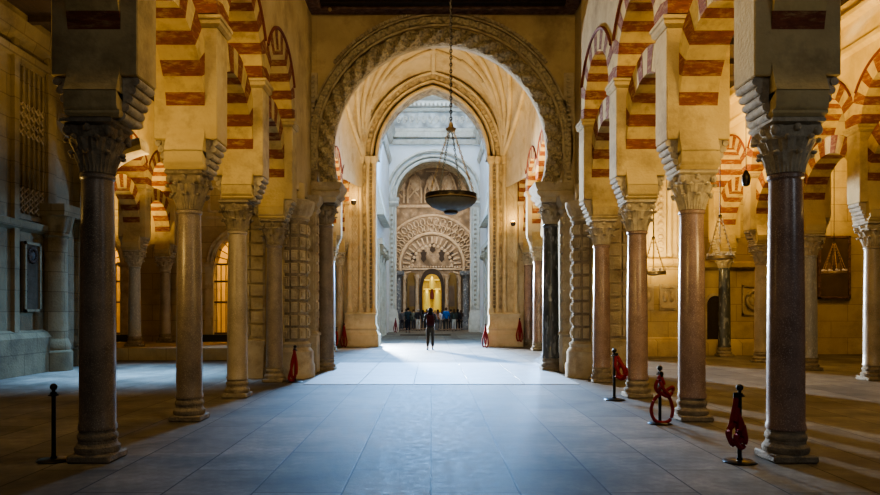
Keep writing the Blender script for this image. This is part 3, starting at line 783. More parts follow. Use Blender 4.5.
for nm, dr, w, pr in (('inner_roll',.0,.16,.14),('second_roll',.26,.12,.18),('outer_roll',.56,.16,.30),('hood_mould',.86,.10,.36)):
    prof = [(dr,.06)]+[(dr+w/2-w/2*math.cos(PI*q/6), -pr*.4-pr*.6*math.sin(PI*q/6)) for q in range(7)]+[(dr+w,.06)]
    sub(nm, ring_arc(P2C, P2Z, P2R, prof, P2Y, 0, PI, 60, k=KP), GOLDST)
sub('carved_hollow', ring_arc(P2C, P2Z, P2R, [(.38,.06),(.39,-.10),(.55,-.16),(.56,.06)], P2Y, 0, PI, 160, k=KP, fn=lambda a, j: .05*abs(math.sin(a*40))*(1 if 0 < j < 3 else 0)), RELIEF)
# piers under it
for s, xi, lab in ((-1,-2.30,'tall carved stone pier under the left side of the pointed inner arch'),(1,2.44,'tall carved stone pier under the right side of the pointed inner arch')):
    t = thing('carved_pier', lab, 'pier', (xi+s*.75,P2Y,0), 0, 'piers of the second arch')
    d = 0
    m = MB()
    m.bbox(-.80,.80,-.52,.9,0,.55,.03); m.sq([(.78,.5,.55),(.70,.42,.72),(.74,.46,.80),(.66,.36,1.0),(.66,.36,1.35),(.70,.40,1.42),(.60,.30,1.5)])
    obj('pedestal', m, GOLDST, t)
    m = MB(); m.box(-.62,.62,-.12,.9,1.4,P2Z); obj('core', m, GOLDST, t)
    xin = -s*1
    for q, (xx, r_) in enumerate(((.58,.10),(.30,.08),(-.02,.08),(-.50,.10))):
        m = MB(); m.lathe([(r_+.05,1.45),(r_+.05,1.6),(r_,1.7),(r_,P2Z-.3),(r_+.04,P2Z-.28),(r_+.10,P2Z-.04),(r_+.12,P2Z)], 14, c=(xin*xx,-.16,0)); obj('colonnette', m, GOLDST, t)
    m = MB()
    for j in range(38): m.ball((xin*.44,-.15,1.75+j*.17), .065, 6, sx=1.0, sz=1.2)
    obj('bead_strip', m, CAPST, t)
    m = MB(); m.box(*sorted((xin*-.12,xin*-.42)),-.18,-.1,1.6,P2Z-.1)
    for j in range(16):
        z = 1.8+j*.40
        for sg in (-1,1): m.tube([(xin*-.27-.13,-.19,z-.2*sg),(xin*-.27+.13,-.19,z+.2*sg)], .028, 6)
    obj('lattice_strip', m, GOLDST, t)
    m = MB(); m.box(*sorted((xin*.10,xin*.22)),-.16,-.1,1.6,P2Z-.2)
    for j in range(30): m.ball((xin*.16,-.17,1.8+j*.21), .05, 6, sz=1.6)
    obj('leaf_strip', m, RELIEF, t)

# ------------------------------------------------------------------ white crossing
CYA, CYB = 31.5, 51.0  # openings low in the side walls are added to let the transept lamps through
b = MB(); b.box(-4.6,-3.05,38.5,CYB,0,24); b.box(-4.6,-3.05,31.5,38.5,7.0,24); struct('wall_crossing_left', b, WHITE, smooth=False)
b = MB(); b.box(3.55,4.9,38.5,CYB,0,24); b.box(3.55,4.9,31.5,38.5,7.0,24); struct('wall_crossing_right', b, WHITE, smooth=False)
for s, x, lab in ((-1,-3.05,'left'),(1,3.55,'right')):
    m = MB(); e = -s
    for (z, d) in ((13.6,.3),(14.1,.5),(15.2,.3),(16.4,.6),(12.2,.2)): m.prism([(x,z),(x+e*d*.5,z+.05),(x+e*d,z+.3),(x+e*d,z+.45),(x,z+.5)], 33.1, CYB-.1)
    o = struct('trim_%d' % (1 if s < 0 else 2), m, WHITEST, smooth=False)
    # carved doorcase of the choir side
    t = thing('carved_balcony', 'carved stone balcony and doorcase on the %s wall of the white crossing' % lab, 'balcony', (x,42,0))
    m = MB(); m.box(*sorted((0,e*.35)),-3,3,5.3,5.6); m.box(*sorted((0,e*.45)),-3.2,3.2,6.9,7.2); obj('ledge', m, WHITEST, t)
    for q in range(3):
        m = MB(); yy = -2.4+q*2.2; m.prism([(0,4.3),(e*.12,4.4),(e*.38,5.0),(e*.38,5.3),(0,5.3)], yy-.2, yy+.2); m.ball((e*.3,yy,4.9), .2, 8); obj('console', m, CAPLT, t)
    m = MB()
    for yy in (-2.9,-1,1,2.9): m.box(*sorted((0,e*.18)),yy-.25,yy+.25,0,5.3)
    m.prism([(0,7.2),(e*.4,7.2),(e*.15,8.2),(0,9.0)], -2.2, 2.2); obj('pilaster_frame', m, WHITEST, t)
b = MB(); b.box(-4.6,4.9,31.5,CYB+1,23,23.3); b.box(-4.6,4.9,31.45,31.7,19.5,23.2); struct('ceiling_crossing', b, WHITE)

# third arch: white wall with coffered round arch
T3Y = CYB; T3C = .2; T3R = 2.72; T3Z = 9.7
b = MB(); b.box(-4.6,-2.62,T3Y,T3Y+2.2,0,24); b.box(2.96,4.9,T3Y,T3Y+2.2,0,24)
k = 28
for i in range(k):
    w = 2.82; xa = -w+2*w*i/k; xb = -w+2*w*(i+1)/k
    za, zb = [T3Z+math.sqrt(max(0, 3.0**2-q*q)) for q in (xa, xb)]
    b.prism([(T3C+xa,za),(T3C+xb,zb),(T3C+xb,24),(T3C+xa,24)], T3Y+.02, T3Y+2.2)
struct('wall_third_arch', b, WHITE, smooth=False)
t = thing('round_arch', 'pale round arch in the white wall before the carved altar wall', 'arch', (T3C,T3Y,T3Z))
def sub3(name, mb, mat, **k): return obj(name, mb, mat, t, (-T3C,-T3Y,-T3Z), **k)
sub3('soffit', ring_arc(T3C, T3Z, T3R, [(0,0),(0,2.2),(.32,2.2),(.32,0)], T3Y, 0, PI, 48), RELIEF)
for nm, dr, w, pr in (('inner_mould',0,.22,.12),('middle_mould',.28,.2,.2),('outer_mould',.62,.22,.3)):
    sub3(nm, ring_arc(T3C, T3Z, T3R, [(dr,.05),(dr,-pr*.6),(dr+w*.4,-pr),(dr+w,-pr*.7),(dr+w,.05)], T3Y, 0, PI, 48), WHITEST)
for s, x0, x1 in ((-1,-3.15,-2.52),(1,2.86,3.55)):
    m = MB(); cx = (x0+x1)/2
    m.sq([(.46,.5,0),(.46,.5,.9),(.40,.45,1.1),(.42,.46,1.3),(.34,.4,1.6)], c=(cx,T3Y,0))
    m.box(x0, x1, T3Y-.35, T3Y+.1, 1.5, 9.2)
    for q in range(3): m.tube([(x0+.08+q*(x1-x0-.16)/2, T3Y-.36, 1.7),(x0+.08+q*(x1-x0-.16)/2, T3Y-.36, 9.0)], .07, 8)
    m.sq([(.36,.4,9.1),(.5,.55,9.35),(.46,.5,9.45),(.55,.6,9.7)], c=(cx,T3Y,0))
    sub3('pier', m, WHITEST)
    m = MB()
    for q in range(20): m.ball((cx+.0*s, T3Y-.36, 2.0+q*.34), .1, 6, sz=1.3)
    sub3('carved_strip', m, CAPLT)
t = thing('entablature', 'deep white cornice with dentils and scroll frieze above the far round arch', 'cornice', (.2,T3Y,13.5))
def corn(name, z0, z1, d, mat=WHITEST, dent=0):
    m = MB(); m.prism([(0,z0),(-d*.7,z0),(-d,z0+(z1-z0)*.5),(-d,z1),(0,z1)], -3.3, 3.35, axis='x')
    if dent:
        n = int(6.6/dent)
        for q in range(n): m.box(-3.25+q*dent, -3.25+q*dent+dent*.55, -d-.12, -d+.05, z0-.02, z0+(z1-z0)*.6)
    obj(name, m, mat, t)
corn('lower_moulding', .15, .5, .25); corn('lower_dentils', .6, .95, .40, dent=.22); corn('architrave', 1.0, 1.25, .30)
corn('scroll_frieze', 1.35, 2.45, .15, WFRIEZE); corn('upper_moulding', 2.5, 2.75, .35); corn('upper_dentils', 2.8, 3.2, .6, dent=.30); corn('cornice_shelf', 3.25, 3.6, .95); corn('cap_moulding', 3.65, 3.9, .7)
m = MB()
for q in range(14):
    x = -3.0+q*.46; m.tube([(x+.17*math.cos(a)*(1-a/14), -.18, 1.9+.3*math.sin(a)*(1-a/14)) for a in [i*.6 for i in range(18)]], .05, 5)
obj('scrolls', m, WHITEST, t)
corn('attic_ledge', 5.3, 5.7, .8)

# ------------------------------------------------------------------ carved altar wall
AY = 58.0; AXc = .08; AZc = 5.3
b = MB(); b.box(-6,6.5,AY,AY+.5,0,24); struct('wall_altar', b, ALTAR, smooth=False)
b = MB(); b.box(-6,-3.35,T3Y+2.2,AY,0,24); b.box(3.5,6.5,T3Y+2.2,AY,0,24); b.box(-6,6.5,T3Y+2.2,AY,16,16.3); struct('wall_altar_sides', b, WHITEST, smooth=False)
t = thing('altar_arch', 'carved multifoil arch with fretwork filling the brown altar wall', 'arch', (AXc,AY,AZc)); t.scale = (1.12,1,1.12)
m = MB()
for q in range(27):
    a = -.45+(PI+.9)*q/26
    for (r_, s_) in ((2.75,.16),(3.25,.17)):
        aa = a+(.06 if r_ > 3 else 0); c = Vector((r_*math.cos(aa), -.12, r_*math.sin(aa)))
        pts = []
        for i in range(9):
            u = 2*PI*i/8; lx = s_*math.cos(u); lz = s_*1.6*math.sin(u)
            pts.append((c.x+lx*math.sin(aa)+lz*math.cos(aa), -.10, c.z-lx*math.cos(aa)+lz*math.sin(aa)))
        m.tube(pts[:8], .055, 5, closed=True)
obj('petal_ring', m, ALTARLT, t)
m = ring_arc(0, 0, 2.25, [(0,.0),(.02,-.16),(.12,-.2),(.22,-.16),(.22,0)], 0, -.6, PI+.6, 60); obj('inner_ring', m, ALTARLT, t)
m = ring_arc(0, 0, 3.6, [(0,.0),(.02,-.16),(.12,-.2),(.18,-.16),(.18,0)], 0, -.2, PI+.2, 60); obj('outer_ring', m, ALTARLT, t)
m = MB(); m.prism([(2.2*math.cos(a), 2.2*math.sin(a)) for a in [-.6+(PI+1.2)*q/40 for q in range(41)]], -.05, .0); obj('tympanum', m, ALTAR, t)
m = MB()
for q in range(21):
    a = -.3+(PI+.6)*q/20; m.tube([(1.62*math.cos(a),-.1,1.62*math.sin(a)),(2.12*math.cos(a),-.1,2.12*math.sin(a))], .075, 6)
for q in range(16):
    a = PI*q/15; m.ball((1.45*math.cos(a),-.08,1.45*math.sin(a)), .13, 8, sy=.5)
obj('radial_petals', m, ALTARLT, t)
for (x, z, w, h) in ((-1.35,.62,.25,.44),(-.62,.68,.25,.46),(0.05,1.28,.27,.36),(.72,.68,.25,.46),(1.42,.62,.25,.44)):
    m = MB(); m.prism([(x-w,z+h*.6),(x-w*.4,z+h*.7),(x-w*.35,z+h),(x+w*.35,z+h),(x+w*.4,z+h*.7),(x+w,z+h*.6),(x+w*.6,z),(x+w*.8,z-h*.5),(x,z-h),(x-w*.8,z-h*.5),(x-w*.6,z)], -.09, -.05)
    obj('pierced_opening', m, ALTDK, t)
m = MB()
for q in range(7): m.box(-4.0+q*1.18,-3.1+q*1.18,-.08,0,5.1,5.2); m.box(-4.0+q*1.18,-3.1+q*1.18,-.08,0,6.9,7.0); m.ball((-3.55+q*1.18,-.06,6.05), .42, 10, sy=.3, sz=1.5)
m.box(-4.2,4.2,-.25,0,4.25,4.45); m.box(-4.2,4.2,-.2,0,7.3,7.5)
obj('upper_relief', m, ALTARLT, t)
for q in range(5):
    m = MB(); x = -2.6+q*1.3
    m.prism([(x-.42,4.75),(x+.42,4.75),(x+.42,5.6),(x+.25,6.2),(x,6.6),(x-.25,6.2),(x-.42,5.6)], -.10, -.04); obj('shallow_recess', m, ALTAR, t)
    m = MB(); m.tube([(x-.5,-.14,4.6),(x-.5,-.14,5.6),(x-.3,-.14,6.3),(x,-.14,6.8),(x+.3,-.14,6.3),(x+.5,-.14,5.6),(x+.5,-.14,4.6)], .08, 6); m.tube([(x-.4,-.14,5.0),(x+.4,-.14,6.0)], .06, 6); m.tube([(x+.4,-.14,5.0),(x-.4,-.14,6.0)], .06, 6); obj('blind_arch', m, ALTARLT, t)
# lower part: ledge, retablo, side panels
m = MB(); m.box(-2.2,2.2,-.14,0,-.35,-.2)
for q in range(22): m.ball((-2.1+q*.2,-.12,-.12), .08, 6)
obj('ledge', m, ALTARLT, t)
m = MB()
for s in (-1,1):
    m.lathe([(.20,-4.73),(.14,-4.5),(.13,-1.1),(.2,-.9),(.24,-.7)], 12, c=(s*1.1,-.35,0)); m.lathe([(.20,-4.73),(.14,-4.5),(.13,-1.1),(.2,-.9),(.24,-.7)], 12, c=(s*2.05,-.35,0))
obj('colonnettes', m, ALTARLT, t)
t = thing('gilded_retable', 'bright gilded altarpiece with a small red figure under a pointed canopy', 'altarpiece', (AXc,AY-.3,0))
def pointy(w, z0, zs, zt): return [(-w,z0),(w,z0),(w,zs)]+[(w*math.cos(a)**.8, zs+(zt-zs)*math.sin(a)**.9) for a in [PI/2*q/8 for q in range(1,8)]]+[(0,zt)]+[(-w*math.cos(a)**.8, zs+(zt-zs)*math.sin(a)**.9) for a in [PI/2*q/8 for q in range(7,0,-1)]]+[(-w,zs)]
m = MB(); m.prism(pointy(.98,1.2,3.5,5.0), 0, .2); obj('dark_surround', m, ALTDK, t)
m = MB(); m.prism(pointy(.78,1.4,3.1,4.55), -.06, .02); obj('gilt_panel', m, GOLD, t)
m = MB()
for s in (-1,1):
    m.lathe([(.02,1.5),(.26,1.5),(.30,2.0),(.26,2.9),(.16,3.2),(.03,3.3)], 10, c=(s*.42,-.16,0))
m.lathe([(.02,3.3),(.22,3.35),(.26,3.7),(.15,4.2),(.02,4.4)], 10, c=(0,-.16,0)); m.box(-.7,.7,-.22,-.05,3.25,3.38); m.box(-.62,.62,-.22,-.05,4.02,4.12)
obj('gilt_statuettes', m, GOLDB, t)
m = MB(); m.lathe([(.02,2.5),(.15,2.5),(.17,2.9),(.08,3.15),(.1,3.25),(.02,3.36)], 10, c=(0,-.24,0)); obj('red_figure', m, plain('dark_red_robe', (.12,.012,.01), .7), t)
m = MB(); m.bbox(-1.2,1.2,-.7,.1,0,1.35,.04); obj('altar_table', m, ALTARLT, t)
for s, nm in ((-1,'left'),(1,'right')):
    t = thing('side_niche', 'gilt framed niche with a dark picture %s of the golden altarpiece' % nm, 'niche', (AXc+s*1.62,AY-.2,0))
    m = MB(); m.prism(pointy(.42,1.2,4.0,4.7), 0, .1); obj('gilt_frame', m, GATEG, t)
    m = MB(); m.box(-.24,.24,-.04,.02,1.9,3.6); obj('picture', m, PICT, t)
    t = thing('altar_column', 'blue grey marble column at the %s of the altar wall' % nm, 'column', (AXc+s*2.75,AY-1.2,0))
    m = MB(); m.sq([(.45,.45,0),(.45,.45,.4),(.38,.38,.5)]); obj('base', m, BLUEM, t)
    m = MB(); m.lathe([(.30,.5),(.28,.7),(.27,4.0)], 20); obj('shaft', m, BLUEM, t)
    m = MB(); m.lathe([(.27,4.0),(.31,4.05),(.29,4.1),(.40,4.4)], 16); m.sq([(.45,.45,4.4),(.5,.5,4.5),(.5,.5,4.75)]); obj('capital', m, BLUEM, t)
m = MB(); m.bbox(-1.95,1.25,44.0,44.5,0,.05,.01); tag(obj('floor_sill', m, PLAQUE), 'low dark stone strip across the floor behind the standing visitor', 'sill')

# ------------------------------------------------------------------ hanging lamps
def chain(p0, p1, r, step, b, n=5):
    p0 = Vector(p0); p1 = Vector(p1); L = (p1-p0).length; k = max(2, int(L/step))
    pts = [p0+(p1-p0)*i/k for i in range(k+1)]
    d = (p1-p0).normalized(); u = Vector((1,0,0)) if abs(d.x) < .8 else Vector((0,1,0)); w = d.cross(u).normalized()
    for i in range(k):
        c = (pts[i]+pts[i+1])/2; ax = u if i % 2 else w; ax = (ax-d*ax.dot(d)).normalized()
        b.tube([c+d*(step*.62*math.cos(a))+ax*(step*.30*math.sin(a)) for a in [2*PI*q/8 for q in range(8)]], r, n, closed=True)
    return b
LX, LY = .37, 13.0
t = thing('dish_lamp', 'large dark bronze dish lamp hanging on long chains before the great arch', 'hanging lamp', (LX,LY,3.4))
m = MB(); m.lathe([(.02,.03),(.16,.035),(.20,.05),(.28,.08),(.38,.13),(.45,.19),(.475,.235)], 40, cap=True); obj('bowl', m, BRONZE, t)
m = MB(); m.lathe([(.46,.235),(.478,.235),(.478,.26),(.47,.265),(.478,.28),(.478,.35),(.46,.35)], 40, cap=False)
m.lathe([(.46,.35),(.46,.235)], 40, cap=False)
obj('rim', m, IRON, t)
m = MB(); m.lathe([(.478,.255),(.488,.265),(.478,.278)], 40, cap=False); obj('brass_band', m, BRASSLT, t)
m = MB(); m.lathe([(.02,-.03),(.10,-.02),(.13,.0),(.13,.04)], 24); obj('finial', m, IRON, t)
m = MB(); m.lathe([(.02,1.50),(.07,1.52),(.10,1.56),(.05,1.6),(.03,1.68)], 14); obj('hub', m, BRASSLT, t)
for q in range(4):
    a = PI/4+q*PI/2+.3; m = chain((.46*math.cos(a),.46*math.sin(a),.35),(.05*math.cos(a),.05*math.sin(a),1.53), .009, .05, MB()); obj('chain', m, BRASSLT if q % 2 else BRONZE, t)
m = chain((0,0,1.66),(0,0,6.05), .012, .062, MB()); obj('main_chain', m, IRON, t)
def ring_lamp(x, y, z, r, h, ztop, label, beads=False):
    t = thing('chandelier', label, 'hanging lamp', (x,y,z), 0, 'small ring lamps in the right aisle')
    m = MB(); m.lathe([(r*.96,0),(r,0),(r,.07),(r*.96,.07),(r*.96,0)], 28, cap=False); m.lathe([(.02,-.03),(r*.5,-.01),(r*.96,.02)], 28); obj('ring', m, BRASSLT, t)
    for q in range(6):
        a = PI*q/3+.2; m = MB()
        m.tube([(r*math.cos(a),r*math.sin(a),.07),(.03*math.cos(a),.03*math.sin(a),h)], .008, 5)
        for i in range(10): 
            u = (i+.5)/10; m.ball((r*(1-u)*math.cos(a),r*(1-u)*math.sin(a),.07+(h-.07)*u), .016, 6)
        obj('bead_chain', m, BRASSLT, t)
    for q in range(10):
        a = 2*PI*q/10; m = MB(); m.lathe([(.012,.05),(.03,.07),(.035,.12),(.028,.13)], 8, c=(r*.92*math.cos(a),r*.92*math.sin(a),0))
        obj('oil_cup', m, GLOWOIL, t)
    m = MB(); m.tube([(0,0,h-.02),(0,0,ztop-z)], .010, 6); m.ball((0,0,h), .04, 8); obj('main_chain', m, IRON, t)
ring_lamp(6.36, 15.4, 2.72, .28, .95, 8.62, 'ring lamp on bead chains between the second and largest right columns')
ring_lamp(5.15, 16.2, 2.42, .28, .85, 8.62, 'ring lamp on bead chains half hidden behind the third right column')
ring_lamp(12.67, 22.0, 2.75, .35, .95, 8.62, 'ring lamp hanging in front of the dark framed painting')
t = thing('incense_lantern', 'small dark hanging lantern high in the right aisle', 'lantern', (6.75,15,4.25))
m = MB(); m.lathe([(.02,0),(.07,.02),(.09,.1),(.09,.22),(.05,.3),(.03,.34)], 12); obj('body', m, IRON, t)
m = MB(); m.tube([(0,0,.32),(0,0,8.62-4.25)], .008, 6); obj('chain', m, IRON, t)
# small lit wall lamps of the vaulted bay
for s, x, z, lab in ((-1,-3.3,6.2,'small lit spotlight on the left pier of the golden bay'),(1,3.5,5.3,'small lit spotlight on the right pier of the golden bay')):
    t = thing('wall_spotlight', lab, 'lamp', (x,P2Y-.75,z), 0, 'spotlights of the golden bay')
    m = MB(); m.tube([(0,.5,.05),(0,.05,.05)], .03, 8); obj('arm', m, IRON, t)
    m = MB(); m.lathe([(.05,-.12),(.10,-.08),(.12,.05),(.11,.06)], 14); obj('housing', m, IRON, t)
    m = MB(); m.ball((0,0,.06), .09, 10, sz=.5); obj('bulb', m, BULB, t)

# ------------------------------------------------------------------ rope posts
def post_mb():
    return MB().lathe([(.022,.02),(.022,.70),(.032,.705),(.032,.73),(.018,.735),(.018,.75)], 14)
ME_PB = MB().lathe([(.165,0),(.165,.012),(.15,.022),(.03,.03),(.03,.05)], 28).mesh('base', BLACK)
ME_PP = post_mb().mesh('pole', BLACK)
m = MB(); m.ball((0,0,.785), .038, 14); ME_PK = m.mesh('knob', BLACK)
m = MB(); m.tube([(.05*math.cos(a),.05*math.sin(a),.70) for a in [2*PI*q/16 for q in range(16)]], .007, 6, closed=True)
for q in range(4): m.tube([(.02*math.cos(q*PI/2),.02*math.sin(q*PI/2),.70),(.05*math.cos(q*PI/2),.05*math.sin(q*PI/2),.70)], .006, 5)
ME_PR = m.mesh('hook_ring', BLACK)
def rope_post(loc, label, rz=0, sc_=1.0):
    t = thing('rope_post', label, 'post', loc, rz, 'black barrier posts'); t.scale = (sc_,)*3
    for n_, me in (('base',ME_PB),('pole',ME_PP),('knob',ME_PK),('hook_ring',ME_PR)): link(n_, me, t)
    return t
def smooth_pts(pts, k=6):
    out = []; P = [Vector(p) for p in pts]
    for i in range(len(P)-1):
        a = P[max(0,i-1)]; b_ = P[i]; c = P[i+1]; d = P[min(len(P)-1,i+2)]
        for q in range(k):
            t_ = q/k; out.append(.5*((2*b_)+(-a+c)*t_+(2*a-5*b_+4*c-d)*t_**2+(-a+3*b_-3*c+d)*t_**3))
    out.append(P[-1]); return out
def rope(loc, strands, label, r=.024, hook=True, s=1.0):
    t = thing('barrier_rope', label, 'rope', loc, 0, 'red barrier ropes'); t.scale = (s,)*3
    for st in strands:
        m = MB(); m.tube(smooth_pts(st), r, 8); obj('velvet_strand', m, ROPE, t)
    m = MB(); a = strands[0][0]; m.lathe([(.02,-.04),(.03,-.03),(.03,.03),(.015,.04)], 10, c=a); obj('hook_end', m, BLACK, t)
    return t
PL = [((-4.0,7.42,0),'black barrier post without any rope at the left',1.0),
      ((3.24,7.35,0),'black barrier post before the largest right column, short rope bundle on it',1.0),
      ((3.22,9.85,0),'black barrier post with a big looped red rope reaching the floor',1.0),
      ((3.26,12.45,0),'black barrier post with a rounded red rope bundle near its top',1.12),
      ((-3.02,15.55,0),'dark post holding a long red rope against the left pier cluster',1.0),
      ((-3.95,29.3,0),'thin dark post with red rope at the foot of the far left pier',1.1),]
for loc, lab, s in PL: rope_post(loc, lab, 0, s)
# short bundle on the nearest right post
rope((3.24,7.35,0), [[(-.05,-.03,.70),(-.06,-.04,.62),(-.10,-.05,.45),(-.13,-.05,.30),(-.09,-.05,.20),(-.04,-.05,.30),(-.05,-.05,.45)],
                     [(-.04,-.05,.58),(-.09,-.07,.42),(-.15,-.07,.34),(-.12,-.07,.24),(-.05,-.07,.22),(.01,-.06,.30),(.0,-.05,.42),(-.05,-.05,.52)],
                     [(-.05,-.05,.55),(-.03,-.08,.40),(-.08,-.09,.26),(-.02,-.08,.17),(.03,-.07,.25),(.01,-.06,.4)]],
     'short knotted red rope bundle hanging on the post before the largest right column', .028)
rope((3.22,9.85,0), [[(0,-.05,.70),(-.05,-.06,.62),(-.08,-.06,.52),(-.03,-.06,.44),(.05,-.06,.42),(.12,-.06,.36),(.16,-.06,.20),(.12,-.06,.06),(.0,-.06,.025),(-.10,-.06,.07),(-.14,-.06,.20),(-.10,-.06,.34),(-.02,-.06,.42)],
                     [(0,-.06,.66),(.03,-.08,.56),(-.04,-.08,.48),(.06,-.09,.40),(.14,-.08,.44),(.16,-.08,.52),(.10,-.08,.50),(.02,-.08,.44)],
                     [(-.03,-.08,.60),(.02,-.10,.50),(.08,-.10,.44),(.12,-.10,.40)]],
     'red rope knotted on its post and looping in a ring down to the floor', .024)
rope((3.26,12.45,0), [[(.03,-.05,.80),(.08,-.06,.72),(.14,-.06,.62),(.20,-.06,.54),(.19,-.06,.42),(.10,-.06,.38),(.05,-.06,.46),(.06,-.06,.58),(.10,-.06,.70)],
                      [(.02,-.06,.78),(.0,-.08,.64),(.05,-.08,.50),(.12,-.08,.42),(.20,-.08,.48),(.16,-.08,.58),(.06,-.08,.62)],
                      [(.04,-.08,.72),(.12,-.1,.60),(.15,-.1,.48),(.08,-.1,.40),(.0,-.1,.44)]],
     'rounded red rope bundle tied near the top of its post', .028)
rope((-3.02,15.55,0), [[(.0,-.06,.72),(-.02,-.08,.5),(-.08,-.08,.25),(-.12,-.08,.08),(-.02,-.08,.05),(.03,-.08,.25),(.01,-.07,.55)],
                       [(.0,-.07,.70),(.05,-.09,.42),(.04,-.09,.18),(-.05,-.09,.12),(-.06,-.09,.4),(-.01,-.08,.62)]], 'long dark red rope hanging against the left pier cluster', .03)
rope((-3.95,29.3,0), [[(.0,-.06,.72),(-.10,-.08,.45),(-.14,-.08,.15),(.0,-.08,.10),(.06,-.08,.40),(.02,-.07,.7)]], 'red rope on the thin post at the foot of the far left pier', .03)
for (x, y, z, lab) in ((-3.72,30.0,-.01,'red rope hanging on the face of the far left pier'),(3.80,30.0,.22,'red rope hanging on the face of the far right pier'),(2.30,29.6,-.02,'red rope loops on the floor corner of the far right pier'),(-2.45,48.5,.02,'faint red rope at the foot of the third arch left pier')):
    rope((x,y,z), [[(0,0,1.0),(-.05,-.02,.7),(-.14,-.03,.3),(-.08,-.03,.06),(.02,-.03,.2),(.01,-.02,.6),(.02,0,.9)],[(.01,-.02,.9),(.08,-.04,.5),(.12,-.04,.2),(.04,-.04,.04),(-.04,-.04,.35),(.0,-.03,.8)],[(0,-.03,.7),(.03,-.06,.4),(-.03,-.06,.2)]], lab, .028)

# ------------------------------------------------------------------ people
def skin(name, chain_nodes, edges, radii, lev=2):
    me = bpy.data.meshes.new(name); me.from_pydata([Vector(p) for p in chain_nodes], edges, [])
    o = bpy.data.objects.new(name, me); COL.objects.link(o)
    md = o.modifiers.new('s', 'SKIN'); md.use_smooth_shade = True
    for i, r in enumerate(radii): 
        rr = r if isinstance(r, tuple) else (r, r)
        me.skin_vertices[0].data[i].radius = rr
        me.skin_vertices[0].data[i].use_root = (i == 0)
    sd = o.modifiers.new('d', 'SUBSURF'); sd.levels = lev; sd.render_levels = lev
    dg = bpy.context.evaluated_depsgraph_get(); dg.update()
    out = bpy.data.meshes.new_from_object(o.evaluated_get(dg)); out.name = name
    bpy.data.objects.remove(o)
    for p in out.polygons: p.use_smooth = True
    return out
SKINM = plain('skin', (.42,.26,.18), .6, 0, .1)
def pmat(n, c):
    m = plain(n, c, .9, 0, .25, 30); m.node_tree.nodes['Principled BSDF'].inputs['Specular IOR Level'].default_value = .08; return m
def person_meshes(kind):
    """kind: 'back' standing straight, 'phone' arms raised holding something, 'bag' one elbow bent. Facing +Y."""
    s = {}
    hipx, shx = .085, .18
    if kind == 'phone': arms = {sg: [(sg*shx,.0,1.40),(sg*.23,.10,1.16),(sg*.08,.30,1.32),(sg*.05,.36,1.38)] for sg in (-1,1)}
    elif kind == 'bag': arms = {-1: [(-shx,0,1.40),(-.25,.03,1.14),(-.12,.20,1.05),(-.06,.24,1.08)], 1: [(shx,0,1.40),(.25,-.03,1.13),(.26,.06,.90),(.26,.08,.82)]}
    else: arms = {sg: [(sg*shx,0,1.40),(sg*.235,-.03,1.13),(sg*.24,.05,.88),(sg*.24,.07,.80)] for sg in (-1,1)}
    st = .02 if kind != 'bag' else .05
    legs = {sg: [(sg*hipx,0,.90),(sg*(hipx+.015),sg*st+.02,.48),(sg*(hipx+.02),sg*st-.02,.09),(sg*(hipx+.035),sg*st+.13,.035)] for sg in (-1,1)}
    nd = [(0,0,.95),(0,0,1.15),(0,-.01,1.36),(0,0,1.46),(0,.015,1.535),(0,.02,1.61),(0,.015,1.68)]; ra = [(.15,.10),(.13,.095),(.15,.10),(.06,.06),(.062,.07),(.082,.098),(.058,.07)]
    ed = [(i,i+1) for i in range(6)]
    def addc(root, pts, rs):
        last = root
        for p, r in zip(pts, rs): nd.append(p); ra.append(r); ed.append((last,len(nd)-1)); last = len(nd)-1
    for sg in (-1,1):
        addc(2, arms[sg], [.06,.042,.032,.028]); addc(0, legs[sg], [.08,.055,.04,.035])
        h = arms[sg][3]; base = len(nd)-1-4
        for f in range(5):   # fingers
            nd.append((h[0]+sg*.0+(-.024+.012*f), h[1]+.05+(.01 if f in (1,2,3) else -.015), h[2]-.05+(.02 if kind == 'phone' else 0))); ra.append(.008); ed.append((base, len(nd)-1))
    s['body'] = skin('body', nd, ed, ra, 1)
    nd = [(0,0,1.02),(0,0,1.18),(0,-.01,1.36),(0,.0,1.455)]; ra = [(.172,.125),(.158,.118),(.178,.125),(.085,.08)]; ed = [(0,1),(1,2),(2,3)]
    nd.insert(0,(0,0,.84)); ra.insert(0,(.185,.135)); ed = [(i,i+1) for i in range(4)]
    for sg in (-1,1):
        last = 3
        for p, r in zip(arms[sg][:3], [.078,.062,.046]): nd.append(p); ra.append(r); ed.append((last,len(nd)-1)); last = len(nd)-1
    s['jacket'] = skin('jacket', nd, ed, ra, 1)
    nd = [(0,0,.98),(0,0,.90)]; ra = [(.155,.115),(.16,.12)]; ed = [(0,1)]
    for sg in (-1,1):
        last = 1
        for p, r in zip([(sg*.09,0,.80)]+legs[sg][1:2]+[(legs[sg][2][0],legs[sg][2][1],.14)], [.095,.072,.062]): nd.append(p); ra.append(r); ed.append((last,len(nd)-1)); last = len(nd)-1
    s['trousers'] = skin('trousers', nd, ed, ra, 1)
    m = MB()
    for sg in (-1,1):
        f = legs[sg][2]; m.ball((f[0]+sg*.01, f[1]+.05, .048), .048, 10, sx=1, sy=2.6, sz=1.0)
    s['shoe'] = m.mesh('shoe', BLACK)
    m = MB(); n = 14
    m.ball((0,-.012,1.635), .098, 14, sx=.95, sy=1.05, sz=1.05); s['hair'] = m.mesh('hair', BLACK)
    m = MB(); m.ball((0,-.04,1.60), .105, 14, sx=1.0, sy=.9, sz=1.1); m.ball((0,-.075,1.46), .095, 12, sx=1.1, sy=.7, sz=1.35); s['hair_long'] = m.mesh('hair', BLACK)
    m = MB()
    for sg in (-1,1): m.ball((sg*.033,.105,1.62), .013, 8); m.ball((sg*.088,.02,1.615), .024, 8, sx=.5, sz=1.3)
